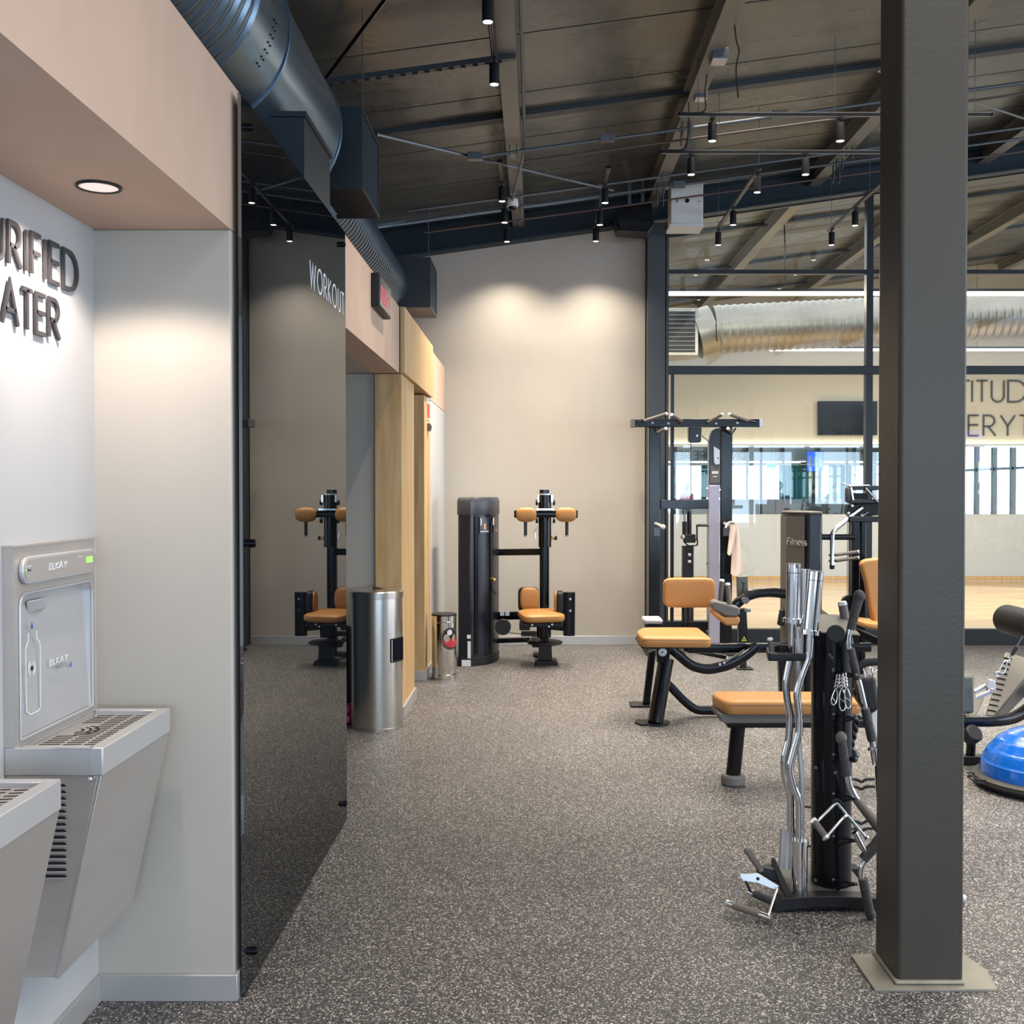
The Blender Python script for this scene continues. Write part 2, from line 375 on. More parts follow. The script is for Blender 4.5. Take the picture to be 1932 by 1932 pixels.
def text(txt, O, U, V, h, w=.11, depth=.004, gap=.2, shear=0.0, sx=1.0, parent=None, m=None, name='letter', each=True, off=0.0, right=False):
    O = Vector(O); U = Vector(U).normalized(); V0 = Vector(V).normalized(); N = U.cross(V0).normalized(); V1 = V0 + U*shear
    adv = []; x = 0.0
    for ch in txt: adv.append(x); x += GL[ch][0] + gap
    tot = x - gap
    if right: O = O - U*tot*h*sx
    out = []; one = MB()
    for ch, ax in zip(txt, adv):
        if not GL[ch][1]: continue
        mb = MB() if each else one
        for pl in GL[ch][1]: ribbon(mb, pl, w, O + U*ax*h*sx + N*off, U*h*sx, V1*h, N, depth)
        if each: out.append(mb.build(name, m, parent, flat=True))
    if not each: out.append(one.build(name, m, parent, flat=True))
    return out
# ============================================================ SETTING
def bx(name, m, a, b, parent=None, bevel=0, **kw): return MB().box(a, b).build(name, m, parent, bevel, **kw)
RZ0, RS = 4.22, .135
def rz(x): return RZ0 + RS*x
XL, XR, YB, YF = -1.75, 12.5, -6.0, 17.5
YW = 10.27
XN, XF = -1.29, -.89      # niche back wall, face of the left-hand joinery
ZS, ZT = 2.26, 2.69       # underside and top of the fascia
struct(bx('floor', M['floor'], (XL-.2, YB-6, -.06), (XR+8, YW, 0)), 'dark grey rubber gym floor flecked with pale specks', 'floor')
# studio floor of boards
sf = sroot('floor', 'glossy honey coloured board floor of the studio behind the glass', 'floor', (5, 14, 0))
bx('underlay', M['near_black'], (1.1, YW, -.06), (XR, YF, -.012), sf)
brd = None
for i in range(60):
    y0 = YW + .1 + i*.118
    if y0 + .118 > YF: break
    x = 1.1
    while x < XR:
        L = R.uniform(1.6, 2.6); x1 = min(XR, x+L)
        bx('board', M['woodfloor'], (x, y0, -.012), (x1-.002, y0+.1165, .0), sf, flat=True); x = x1
# left-hand walls
struct(bx('wall_left', M['beamd'], (XL-.1, YB, 0), (XL, YW, 4.3)), 'dark wall high behind the round ducts', 'wall')
struct(bx('wall_niche', M['plaster_cool'], (XL, -3, 0), (XN, 3.1, ZS)), 'pale wall of the drinking niche with raised letters', 'wall')
struct(MB().box((XL, 3.1, 0), (XF, 4.86, ZS)).build('wall_end', M['plaster'], None, .006), 'warm grey pier closing the drinking niche, behind the black glass', 'wall')
struct(MB().box((XL, 6.96, 0), (-1.056, 7.02, ZS)).build('wall_recess', M['plaster']), 'grey end wall of the recess behind the wipe dispenser bin', 'wall')
struct(bx('wall_far_left', M['plaster_cool'], (XL, 8.8, 0), (XF, YW, ZS)), 'pale short wall between oak doorway and back wall', 'wall')
fa = sroot('trim_1', 'long peach laminate bulkhead above niche and recess', 'bulkhead', (XF, 3, ZS))
bx('fascia_panel', M['plywood'], (XL, -3, ZS), (XF, 4.86, ZT), fa)
bx('fascia_panel', M['plywood'], (-1.056, 4.861, ZS), (XF, 6.90, ZT), fa)
bx('recess_ceiling', M['plaster'], (XL, 4.861, ZS), (-1.057, 7.02, ZS+.05), fa)
fb = struct(bx('trim_2', M['plywood'], (XL, 8.8, ZS-.005), (XF, YW, ZT)), 'short peach laminate panel at the far end by the back wall', 'bulkhead')
# oak doorway
oa = sroot('door_1', 'oak portal framing the dark passage left of the gym', 'door frame', (-.9, 7.8, 0))
XO = -.868
bx('post', M['oak'], (-1.055, 6.93, 0), (XO-.012, 7.63, ZS), oa, .002)
bx('post', M['oak'], (-1.30, 8.33, 0), (XO-.012, 8.80, ZS-.012), oa, .002)
bx('header', M['oak'], (-1.30, 6.92, ZS+.004), (XO+.012, 8.80, ZT+.004), oa, .002)
bx('shadow_gap', M['near_black'], (-1.2, 6.895, ZS), (XF+.004, 6.915, ZT), oa)
bx('passage_back', M['plaster'], (-2.6, 7.2, 0), (-2.5, 8.8, ZS), oa)
bx('reveal_panel', M['oak'], (-2.5, 8.335, 0), (-1.30, 8.42, ZS-.01), oa)
# skirtings
struct(MB().box((XN, 3.085, 0), (XF+.004, 3.1, .078)).box((XF, 3.085, 0), (XF+.012, 4.86, .078)).build('baseboard_end', M['skirt'], None, .002), 'aluminium skirting round the foot of the grey pier', 'skirting')
struct(bx('baseboard_niche', M['skirt'], (XN, -3, 0), (XN+.014, 3.085, .078), None, .002), 'aluminium skirting under the water fountains', 'skirting')
struct(MB().box((-1.05, 6.915, 0), (XO+.004, 6.93, .08)).box((XO-.012, 6.915, 0), (XO+.004, 7.63, .08)).build('baseboard_oak', M['skirt'], None, .002), 'aluminium skirting on the near oak post', 'skirting')
struct(MB().box((-1.30, 8.315, 0), (XO+.004, 8.33, .08)).box((XO-.012, 8.315, 0), (XO+.004, 8.8, .08)).build('baseboard_post', M['skirt'], None, .002), 'aluminium skirting on the far oak post', 'skirting')
struct(bx('baseboard_back', M['skirt'], (XF, YW-.015, 0), (1.05, YW, .088), None, .003), 'aluminium skirting along the grey back wall', 'skirting')
# back wall under the sloping rafter
mbw = MB().prism([(XL, YW, 0), (1.05, YW, 0), (1.05, YW, 4.06), (XL, YW, 3.68)], (0, .15, 0))
struct(mbw.build('wall_back', M['plaster']), 'tall warm grey plastered back wall washed by two spotlights', 'wall')
struct(bx('wall_studio_left', M['whitewall'], (1.05, YW+.15, 0), (1.15, YF, 4.4)), 'white side wall of the studio next to the steel post', 'wall')
# roof
ce = sroot('ceiling', 'sloping ceiling of painted metal roof panels with steel framing', 'ceiling', (3, 6, 4.5))
def slopebox(mb, x0, x1, y0, y1, zb, zt):   # box whose bottom/top follow the roof slope, offsets below the roof plane
    return mb.hexa([(x0,y0,rz(x0)+zb),(x1,y0,rz(x1)+zb),(x1,y1,rz(x1)+zb),(x0,y1,rz(x0)+zb),(x0,y0,rz(x0)+zt),(x1,y0,rz(x1)+zt),(x1,y1,rz(x1)+zt),(x0,y1,rz(x0)+zt)])
y = 6.33 - 13*.925
while y < YF:
    slopebox(MB(), XL-.1, XR, y+.008, min(YF, y+.917), 0, .05).build('roof_panel', M['roof'], ce, flat=True); y += .925
slopebox(MB(), XL-.2, XR+.2, YB-.1, YF+.1, .05, .12).build('roof_deck', M['near_black'], ce)
for yp in (3.1, 7.60, 12.2, 14.45, 16.7, .8, -1.5):
    slopebox(MB(), XL, XR, yp, yp+.10, -.035, -.001).build('purlin', M['purlin'], ce)
for xb in (-.17, 1.10, 2.66, 4.28, 5.95, 7.6, 9.3, 11):
    m = MB()
    m.box((xb-.055, YB, rz(xb)-.17), (xb+.055, YF, rz(xb)-.155)).box((xb-.006, YB, rz(xb)-.155), (xb+.006, YF, rz(xb)-.02)).box((xb-.055, YB, rz(xb)-.03), (xb+.055, YF, rz(xb)-.012))
    m.build('roof_beam', M['beam'], ce)
# tapered rafter over the back wall (I section, deep web)
def rafter(y0, name, lab):
    m = MB(); q = lambda x: 3.905 + .14*x
    def sl(x0, x1, ya, yb, za, zb):
        m.hexa([(x0,ya,za(x0)),(x1,ya,za(x1)),(x1,yb,za(x1)),(x0,yb,za(x0)),(x0,ya,zb(x0)),(x1,ya,zb(x1)),(x1,yb,zb(x1)),(x0,yb,zb(x0))])
    sl(XL, XR, y0, y0+.2, q, lambda x: q(x)+.016); sl(XL, XR, y0+.09, y0+.11, lambda x: q(x)+.016, lambda x: rz(x)-.02)
    sl(XL, XR, y0, y0+.2, lambda x: rz(x)-.045, lambda x: rz(x)-.028)
    return struct(m.build(name, M['beamd']), lab, 'beam')
rafter(10.12, 'beam_rafter', 'deep dark steel rafter along the top of the back wall and glass')
# steel post at the end of the back wall
mp = MB().box((1.06, 10.10, 0), (1.075, 10.34, 4.03)).box((1.235, 10.10, 0), (1.25, 10.34, 4.05)).box((1.06, 10.19, 0), (1.25, 10.2, 4.04)).box((1.075, 10.10, 0), (1.225, 10.112, 4.04))
struct(mp.build('column_corner', M['colblue']), 'blue grey steel post where back wall meets the glass', 'column')
# ------------------------------------------------------------ glass partition
def win(n, lab): return sroot('window_%d' % n, lab, 'window', (2, YW, 0))
SILL = .155
w1 = win(1, 'lower left pane of the black framed studio glazing, behind the cable tower')
bx('sill', M['sill'], (1.25, YW-.03, 0), (XR, YW+.05, SILL), w1, .004)
bx('mullion', M['sill'], (1.25, YW-.03, SILL), (1.275, YW+.05, 4.0), w1)
bx('mullion', M['sill'], (1.30, YW-.02, SILL), (1.33, YW+.04, 2.63), w1)
bx('glass_pane', M['glass'], (1.33, YW, SILL), (3.22, YW+.008, 2.62), w1)
bx('transom', M['sill'], (1.25, YW-.035, 2.62), (XR, YW+.05, 2.70), w1, .004)
w2 = win(2, 'tall upper pane of the studio glazing left of the thin mullion')
bx('mullion', M['sill'], (3.18, YW-.03, SILL), (3.245, YW+.05, 4.35), w2)
bx('glass_pane', M['glass'], (1.275, YW, 2.70), (3.18, YW+.008, 3.59), w2)
bx('transom', M['sill'], (1.25, YW-.025, 3.585), (XR, YW+.04, 3.625), w2)
w3 = win(3, 'topmost sloping pane of the studio glazing under the rafter')
MB().prism([(1.275, YW, 3.625), (3.18, YW, 3.625), (3.18, YW, 4.36), (1.275, YW, 4.09)], (0, .008, 0)).build('glass_pane', M['glass'], w3)
MB().prism([(1.25, YW, 4.07), (XR, YW, 5.645), (XR, YW, 5.70), (1.25, YW, 4.12)], (0, .03, 0)).build('head_rail', M['sill'], w3)
w4 = win(4, 'run of studio glazing right of the mullion, behind the grey column')
for (x0, x1) in ((3.245, 5.2), (5.26, 7.2), (7.26, 9.2), (9.26, 12.4)):
    bx('glass_pane', M['glass'], (x0, YW, SILL), (x1, YW+.008, 2.62), w4); bx('glass_pane', M['glass'], (x0, YW, 2.70), (x1, YW+.008, 3.59), w4)
    MB().prism([(x0, YW, 3.625), (x1, YW, 3.625), (x1, YW, 3.905+.14*x1), (x0, YW, 3.905+.14*x0)], (0, .008, 0)).build('glass_pane', M['glass'], w4)
    bx('mullion', M['sill'], (x1, YW-.03, SILL), (x1+.06, YW+.05, 4.3), w4)
# ------------------------------------------------------------ studio beyond the glass
struct(bx('wall_studio_far', M['beige'], (1.05, YF+.08, 2.27), (XR, YF+.2, 6.2)), 'beige upper wall of the studio with dark lettering', 'wall')
struct(bx('wall_studio_low', M['whitewall'], (1.05, YF, .085), (XR, YF+.2, 1.105)), 'white panelled lower wall of the studio', 'wall')
struct(bx('trim_3', M['whitewall'], (1.05, YF-.02, 2.215), (XR, YF+.2, 2.27)), 'white ledge with a hidden light strip above the studio mirrors', 'ledge')
struct(bx('baseboard_studio', M['oak'], (1.05, YF-.02, 0), (XR, YF, .085)), 'wooden skirting of the studio', 'skirting')
struct(bx('trim_4', M['cove'], (1.2, YF+.03, 2.272), (XR, YF+.05, 2.285)), 'glowing light strip lying on the studio ledge', 'light strip')
mw = thing('mirror_wall', 'row of wall mirrors behind the studio glass reflecting the gym', 'mirror', (3, YF, 1.1))
x = 1.15
while x < XR:
    bx('mirror_panel', M['mirror'], (x, YF-.006, 1.108), (x+1.395, YF, 2.212), mw); x += 1.4
bx('backing', M['near_black'], (1.1, YF, 1.105), (XR, YF+.02, 2.215), mw)
struct(bx('wall_studio_right', M['whitewall'], (XR, YW, 0), (XR+.1, YF, 6.2)), 'white right-hand wall of the studio', 'wall')
tvp = P(1543, 757, YF+.02); tvq = P(1654, 821, YF+.02)
tv = thing('television', 'black wall television beside the dark lettering in the studio', 'television', (tvp.x+.5, YF, tvq.z))
bx('screen', M['tv'], (tvp.x+.01, YF-.02, tvq.z+.01), (tvq.x-.01, YF-.012, tvp.z-.01), tv)
bx('bezel', M['black_m'], (tvp.x, YF-.012, tvq.z), (tvq.x, YF+.045, tvp.z), tv, .004)
bx('wall_bracket', M['black_m'], (tvp.x+.3, YF+.05, tvq.z+.15), (tvq.x-.3, YF+.079, tvp.z-.15), tv)
la = thing('wall_lettering', 'big thin dark capitals on the studio wall right of the column', 'sign', (P(1850, 770, YF).x, YF+.08, 2.4))
a = P(1832, 758, YF+.07); h1 = P(1832, 718, YF+.07).z - a.z
text('ITUDE', P(1834, 758, YF+.07), (1, 0, 0), (0, 0, 1), h1, .085, .01, .2, 0, 1, la, M['letter'])
text('ATT', P(1829, 758, YF+.07), (1, 0, 0), (0, 0, 1), h1, .085, .01, .2, 0, 1, la, M['letter'], right=True)
text('ERYTHING', P(1827, 822, YF+.07), (1, 0, 0), (0, 0, 1), h1*.96, .085, .01, .24, 0, 1, la, M['letter'])
text('EV', P(1818, 822, YF+.07), (1, 0, 0), (0, 0, 1), h1*.96, .085, .01, .24, 0, 1, la, M['letter'], right=True)
# studio linear lamps and duct
l1 = thing('linear_lamp', 'long glowing line lamp nearest the glass in the studio', 'lamp', (6, 13, 3.9), 'studio line lamps')
bx('housing', M['black_m'], (1.3, 12.98, 3.925), (11, 13.03, 3.96), l1); bx('light_strip', M['ledbar'], (1.3, 12.975, 3.885), (11, 13.035, 3.925), l1)
for xx in (1.6, 4.6, 8): MB().cyl((xx, 13.0, 3.96), (xx, 13.0, rz(xx)-.01), .003, None, 6).build('suspension_wire', M['conduit'], l1)
l2 = thing('linear_lamp', 'shorter glowing line lamp low in front of the far studio wall', 'lamp', (7, 16.9, 3.7), 'studio line lamps')
xq = P(1453, 660, 16.9).x; zq = P(1453, 660, 16.9).z
bx('housing', M['black_m'], (xq, 16.89, zq+.02), (12, 16.93, zq+.05), l2); bx('light_strip', M['ledbar'], (xq, 16.885, zq-.015), (12, 16.935, zq+.02), l2)
for xx in (xq+.3, 7, 9): MB().cyl((xx, 16.9, zq+.05), (xx, 16.9, rz(xx)-.01), .003, None, 6).build('suspension_wire', M['conduit'], l2)
MB().tube([P(1266, 660, 16.9), P(1380, 659, 16.9), P(1450, 661, 16.9)], .012, 6).build('supply_cable', M['black_m'], l2)
MB().tube([P(1351, 610, 14.5), P(1352, 640, 14.6), P(1362, 655, 15.2), P(1400, 659, 16.8)], .009, 6, fillet=.3).build('supply_cable', M['black_m'], l2)
for k, (yy, cc) in enumerate(((12, (1, .9, .72)),)): pass
area('studio_line_light', (5.5, 13.0, 3.87), 9, .08, 260, (1, .88, .70))
sd = thing('spiral_duct', 'ribbed galvanised air duct crossing the studio ceiling', 'duct', (4, 15, 3.9))
def ribduct(mb, p0, p1, r, pitch, dr=.012, seg=36):
    p0 = Vector(p0); p1 = Vector(p1); n = int((p1-p0).length/pitch); pts = []; sc = []
    for i in range(n):
        for (t, q) in ((0, 1), (.62, 1), (.72, 1+dr/r), (.9, 1+dr/r)):
            pts.append(p0.lerp(p1, (i+t)/n)); sc.append(q)
    pts.append(p1); sc.append(1)
    mb.tube(pts, r, seg, True, 0, sc)
d0 = P(1312, 632, 15); d1 = P(1345, 622, 15); d2 = P(1990, 590, 15)
m = MB(); ribduct(m, d1, d2 + (d2-d1)*.6, .33, .11); m.build('ribbed_tube', M['ductlite'], sd, angle=60)
MB().tube([d0, d1], .35, 36).build('smooth_collar', M['ductlite'], sd)
bx('outlet_box', M['ductlite'], (d0.x-.6, 14.7, d0.z-.33), (d0.x, 15.3, d0.z+.33), sd, .01)
bx('outlet_grille', M['black_m'], (d0.x-.55, 14.685, d0.z-.28), (d0.x-.05, 14.70, d0.z+.28), sd)
for i in range(9): bx('grille_slat', M['greyp'], (d0.x-.55, 14.67, d0.z-.26+i*.06), (d0.x-.05, 14.685, d0.z-.245+i*.06), sd)
# ------------------------------------------------------------ behind the photographer (seen in the studio mirrors)
YG = -5.9
gw = sroot('window_5', 'daylit glazing behind the photographer, seen in the studio mirrors', 'window', (5, YG, 0))
bx('upstand', M['white'], (-1.7, YG, 0), (26, YG+.12, .55), gw)
for i in range(20):
    xm = -1.6 + i*1.38
    bx('mullion', M['sill'], (xm, YG, .55), (xm+.09, YG+.14, 3.6), gw)
bx('transom', M['sill'], (-1.7, YG, 2.45), (26, YG+.12, 2.55), gw)
fcx = struct(bx('wall_behind', M['white'], (-1.7, YG-.2, 2.62), (26, YG-.05, 4.6)), 'white bulkhead behind the photographer bearing reversed lettering in the mirror', 'wall')
lb = thing('wall_lettering', 'dark capitals seen back to front in the studio mirrors', 'sign', (8, YG-.05, 2.7))
ytx = YG-.045; yv = 2*YF - ytx
xm_ = (1392-CX)*yv/F
text('ONE MORE REP', (xm_+.35, ytx, 2.70), (-1, 0, 0), (0, 0, 1), .30, .09, .006, .2, 0, 1, lb, M['letter'])
dk = struct(bx('wall_low', M['white'], (5.4, -5.6, 0), (15, -5.5, 1.16)), 'white low wall behind the photographer, seen in the mirrors', 'low wall')
for k, (x0, x1) in enumerate(((9.3, 10.4), (11.2, 12.1), (6.3, 6.9))):
    ct = thing('curtain', ['teal curtain left of the blue screen in the mirrors', 'teal curtain farthest along in the mirrors', 'teal curtain beside the reversed lettering in the mirrors'][k], 'curtain', (x0, YG+.25, 0), 'teal curtains seen in the mirrors')
    pts = [(x0 + (x1-x0)*i/24, YG+.25+.05*math.sin(i*1.5), 0) for i in range(25)]
    m = MB(); n = len(pts)
    m.add([Vector(p)+Vector((0, 0, .05)) for p in pts]+[Vector(p)+Vector((0, 0, 2.5)) for p in pts]+[Vector(p)+Vector((0, .012, .05)) for p in pts]+[Vector(p)+Vector((0, .012, 2.5)) for p in pts],
          [(i, i+1, n+i+1, n+i) for i in range(n-1)]+[(2*n+i, 3*n+i, 3*n+i+1, 2*n+i+1) for i in range(n-1)])
    m.build('cloth', M['teal'], ct)

sw_ = sroot('window_6', 'daylit side glazing far right, seen in the studio mirrors', 'window', (12.6, 4, 0))
bx('upstand', M['white'], (12.55, YG, 0), (12.7, YW-.1, .5), sw_); bx('head_rail', M['sill'], (12.55, YG, 2.9), (12.7, YW-.1, 3.1), sw_); bx('transom', M['sill'], (12.58, YG, 2.05), (12.66, YW-.1, 2.12), sw_)
for i in range(14): bx('mullion', M['sill'], (12.55, YG+.1+i*1.15, .5), (12.68, YG+.22+i*1.15, 2.9), sw_)
# ============================================================ LEFT SIDE
sg = thing('wall_lettering', 'raised dark capitals reading purified water above the drinking fountain', 'sign', (XN, 2.6, 2.0))
text('PURIFIED', (XN, 2.972, 2.052), (0, 1, 0), (0, 0, 1), .102, .115, .006, .27, 0, 1, sg, M['letter'], right=True, off=.004)
text('WATER', (XN, 2.858, 1.905), (0, 1, 0), (0, 0, 1), .100, .115, .006, .22, 0, 1, sg, M['letter'], right=True, off=.004)
def fountain(y0, y1, nm, lab, filler):
    Z = .876 if filler else .863
    t = thing(nm, lab, 'drinking fountain', (XN, (y0+y1)/2, Z-.56), 'wall hung drinking fountains')
    XB = -1.05; dz = Z - .876; yc = (y0+y1)/2
    # rim with an opening, apron in front
    m = MB(); xi0, xi1, yi0, yi1 = XN+.035, XB-.03, y0+.03, y1-.03
    m.box((XN, y0, Z-.068), (xi0, y1, Z)).box((xi1, y0, Z-.068), (XB, y1, Z)).box((xi0, y0, Z-.068), (xi1, yi0, Z)).box((xi0, yi1, Z-.068), (xi1, y1, Z))
    m.build('basin_rim', M['alu'], t, .003)
    g = MB().box((xi0, yi0, Z-.03), (xi1, yi1, Z-.012)).build('drain_grille', M['steel_h'], t)
    s = MB(); n = 17
    for i in range(n):
        yy = yi0+.025 + (yi1-yi0-.05)*i/(n-1)
        for (a, b) in ((.08, .36), (.42, .66), (.72, .94)):
            if abs(i-n/2) < 3 and a < .4: continue
            xa = xi0+(xi1-xi0)*a; xb = xi0+(xi1-xi0)*b; sk = .006
            s.prism([(xa, yy, Z-.0118), (xb, yy+sk, Z-.0118), (xb, yy+sk+.006, Z-.0118), (xa, yy+.006, Z-.0118)], (0, 0, .0006))
    for k in range(1, 4):   # curved slots round the outlet
        pts = arc(0, 0, .018*k, .018*k, -70, 70, 10)
        q = [(xi0+.035+u, yc+v, Z-.0118) for u, v in pts] + [(xi0+.035+u*(1+.006/(.018*k)), yc+v*(1+.006/(.018*k)), Z-.0118) for u, v in pts[::-1]]
        s.prism(q, (0, 0, .0006))
    s.build('slots', M['near_black'], g)
    for (xx, yy) in ((xi1-.02, yc), (xi0+.01, yi0+.03), (xi0+.012, yi1-.02)): MB().sphere((xx, yy, Z-.011), .005, 10, 6, .5).build('screw', M['chrome'], t)
    # tapering lower casing
    zb = .314+dz; zt = Z-.068
    pr = [(XN, zt), (XB-.012, zt), (-1.168, zb+.0), (XN, zb)]
    MB().prism([(x, y0+.004, z) for x, z in pr], (0, y1-y0-.008, 0)).build('casing', M['steel_h'], t, .002)
    # folded front sheet a little proud of the side
    pf = [(XB-.010, zt), (XB-.004, zt), (-1.162, zb-.002), (-1.170, zb-.002)]
    MB().prism([(x, y0, z) for x, z in pf], (0, y1-y0, 0)).build('front_sheet', M['steel_h'], t, .001)
    lv = MB(); ls = MB()
    for k in range(15):
        z = Z-.095-.0158*k
        xr = -1.140; xl = -1.245
        ls.prism([(xl, y0+.0035, z), (xr, y0+.0035, z), (xr-.006, y0+.0035, z+.0062), (xl+.004, y0+.0035, z+.0062)], (0, -.0012, 0))
        lv.box((xl, y0-.002, z-.0022), (xr, y0+.004, z))
    ls.build('louvre_slots', M['near_black'], t); lv.build('louvre_lips', M['alu'], t)
    MB().sphere((XB-.03, y0-.003, Z-.075), .007, 14, 8).build('lock_button', M['chrome'], t)
    MB().cyl((XN, y0+.01, Z-.075), (XB-.02, y0+.01, Z-.075), .004, None, 8).build('hinge_pin', M['alu'], t)
    if filler:
        xf = -1.264; z0 = Z; z1 = 1.366
        fb_ = MB(); ya, yb = y0+.004, y1-.002
        ha, hb, hz0, hz1, rr_ = y0+.028, y1-.024, Z+.012, 1.245, .032
        def cr(cy_, cz_, a0_): return [(cy_+rr_*math.cos(math.radians(a0_+15*q)), cz_+rr_*math.sin(math.radians(a0_+15*q))) for q in range(7)]
        h = [(ha, hz0), (hb, hz0)] + cr(hb-rr_, hz1-rr_, 0) + cr(ha+rr_, hz1-rr_, 90)
        cyy = (ha+hb)/2
        for (p_, q_, s_, t_) in ((ya, ha, Z, z1-.004), (hb, yb, Z, z1-.004), (ha, hb, Z, hz0), (ha, hb, hz1, z1-.004)): fb_.box((xf-.006, p_, s_), (xf, q_, t_))
        fb_.prism([(xf-.006, hb, hz1)] + [(xf-.006, u, v) for u, v in cr(hb-rr_, hz1-rr_, 0)], (.006, 0, 0)); fb_.prism([(xf-.006, ha, hz1)] + [(xf-.006, u, v) for u, v in cr(ha+rr_, hz1-rr_, 90)], (.006, 0, 0))
        fb_.build('front_skin', M['steel_h'], t, flat=True)
        MB().box((XN, y0, Z), (xf-.001, y0+.004, z1)).box((XN, y1-.002, Z), (xf, y1, z1)).box((XN, y0-.003, z1-.005), (xf+.003, y1+.001, z1)).build('side_panels', M['steel_h'], t)
        dpt = .023; r = MB(); nn = len(h)
        back = [(xf-.004-dpt*max(0, (b-(Z+.012)))/(1.245-Z-.012)*.75, a+(cyy-a)*.05, b) for a, b in h]
        r.add([(xf, a, b) for a, b in h] + back, [(i, (i+1) % nn, nn+(i+1) % nn, nn+i) for i in range(nn)] + [tuple(range(nn, 2*nn))])
        r.build('alcove', M['alu'], t, angle=25)
        m = MB(); m.tube([(xf+.002, a, b) for a, b in h] + [(xf+.002, *h[0])], .0035, 6); m.build('alcove_rim', M['alu'], t)
        # control strip: pill shaped
        def pill(ya_, yb_, za, zb_, x0, x1, k=12):
            rr = (zb_-za)/2; return [(x0, ya_+rr+rr*math.cos(a), za+rr+rr*math.sin(a)) for a in [PI/2+PI*i/k for i in range(k+1)]] + [(x0, yb_-rr+rr*math.cos(a), za+rr+rr*math.sin(a)) for a in [-PI/2+PI*i/k for i in range(k+1)]], (x1-x0, 0, 0)
        pp, vv = pill(y0+.024, y1-.015, 1.268, 1.336, xf, xf+.012); MB().prism(pp, vv).build('control_strip', M['alu'], t, .003)
        pp, vv = pill(y0+.032, y1-.022, 1.275, 1.329, xf+.012, xf+.0135); cp = MB().prism(pp, vv).build('control_face', M['steel_h'], t)
        xc = xf+.0137
        bx('display', M['lcd'], (xc, y0+.385, 1.298), (xc+.0012, y0+.425, 1.315), cp)
        text('ELKAY', PX(93, 1075, xc), (0, 1, 0), (0, 0, 1), .0155, .17, .0008, .26, .12, 1.6, cp, M['letterw'], each=False)
        text('FILTER', PX(49, 1071, xc), (0, 1, 0), (0, 0, 1), .004, .2, .0005, .25, 0, 1.7, cp, M['letterw'], each=False)
        text('BOTTLES'.replace('B', 'P'), PX(147, 1052, xc), (0, 1, 0), (0, 0, 1), .003, .2, .0005, .25, 0, 1.7, cp, M['letterw'], each=False)
        for k, mm in enumerate(('lcd', 'near_black', 'near_black')): q = PX(49+4*k, 1076, xc); bx('indicator', M[mm], (xc, q.y-.003, q.z-.002), (xc+.0008, q.y+.003, q.z+.002), cp)
        # spout hood
        hy = y0+.145
        m = MB().add([(xf-.014, hy-.05, 1.222), (xf+.004, hy-.02, 1.225), (xf+.006, hy+.035, 1.225), (xf-.014, hy+.06, 1.222), (xf-.022, hy-.035, 1.185), (xf-.004, hy-.012, 1.196), (xf-.002, hy+.028, 1.196), (xf-.022, hy+.045, 1.185)], [(0,3,2,1), (4,5,6,7), (0,1,5,4), (1,2,6,5), (2,3,7,6), (3,0,4,7)])
        m.build('spout_hood', M['alu'], t, .003)
        xa = xf-.0035
        def drop(px, py, hh, mm):
            q = PX(px, py, xa); pl = [(xa, q.y, q.z+hh*.62)] + [(xa, q.y+hh*.27*math.cos(a), q.z+hh*.27*math.sin(a)) for a in [PI*.12-PI*1.24*i/12 for i in range(13)]]
            MB().prism(pl, (.0008, 0, 0)).build('drop_mark', mm, t, flat=True)
        drop(60, 1183, .020, M['bluep']); drop(133, 1255, .018, M['bluep'])
        def line(pts, w_, mm, nm_='print_line'):
            q = [PX(a, b, xa) for a, b in pts]; m = MB(); ribbon(m, [(v.y, v.z) for v in q], w_, Vector((xa, 0, 0)), Vector((0, 1, 0)), Vector((0, 0, 1)), Vector((1, 0, 0)), .0007); m.build(nm_, mm, t, flat=True)
        line([(69, 1190), (69, 1203), (75, 1213), (76, 1225), (76, 1335), (72, 1341), (57, 1348), (50, 1343), (48, 1225), (53, 1210), (53, 1194)], .0035, M['letterw'], 'bottle_outline')
        c = PX(60, 1261, xa)
        MB().cyl((xa, c.y, c.z), (xa+.0012, c.y, c.z), .006, None, 16).build('sensor', M['near_black'], t)
        for rr in (.013, .019):
            for a0 in (-70, 110):
                m = MB(); ribbon(m, [(c.y+u, c.z+v) for u, v in arc(0, 0, rr, rr*.95, a0, a0+140, 12)], .0025, Vector((xa, 0, 0)), Vector((0, 1, 0)), Vector((0, 0, 1)), Vector((1, 0, 0)), .0007); m.build('sensor_ring', M['letterw'], t, flat=True)
        text('ELKAY', PX(94, 1256, xa), (0, 1, 0), (0, 0, 1), .0145, .17, .0007, .28, .12, 1.75, t, M['letterw'], each=False, name='wordmark')
        text('eH2O', PX(107, 1262, xa), (0, 1, 0), (0, 0, 1), .010, .14, .0007, .16, .1, 1.7, t, M['greyprint'], each=False, name='wordmark')
    return t
fountain(2.557, 3.03, 'drinking_fountain', 'far brushed steel fountain with bottle filler below the raised lettering', True)
fountain(1.86, 2.333, 'drinking_fountain', 'near steel fountain without bottle filler, cut by the left picture edge', False)
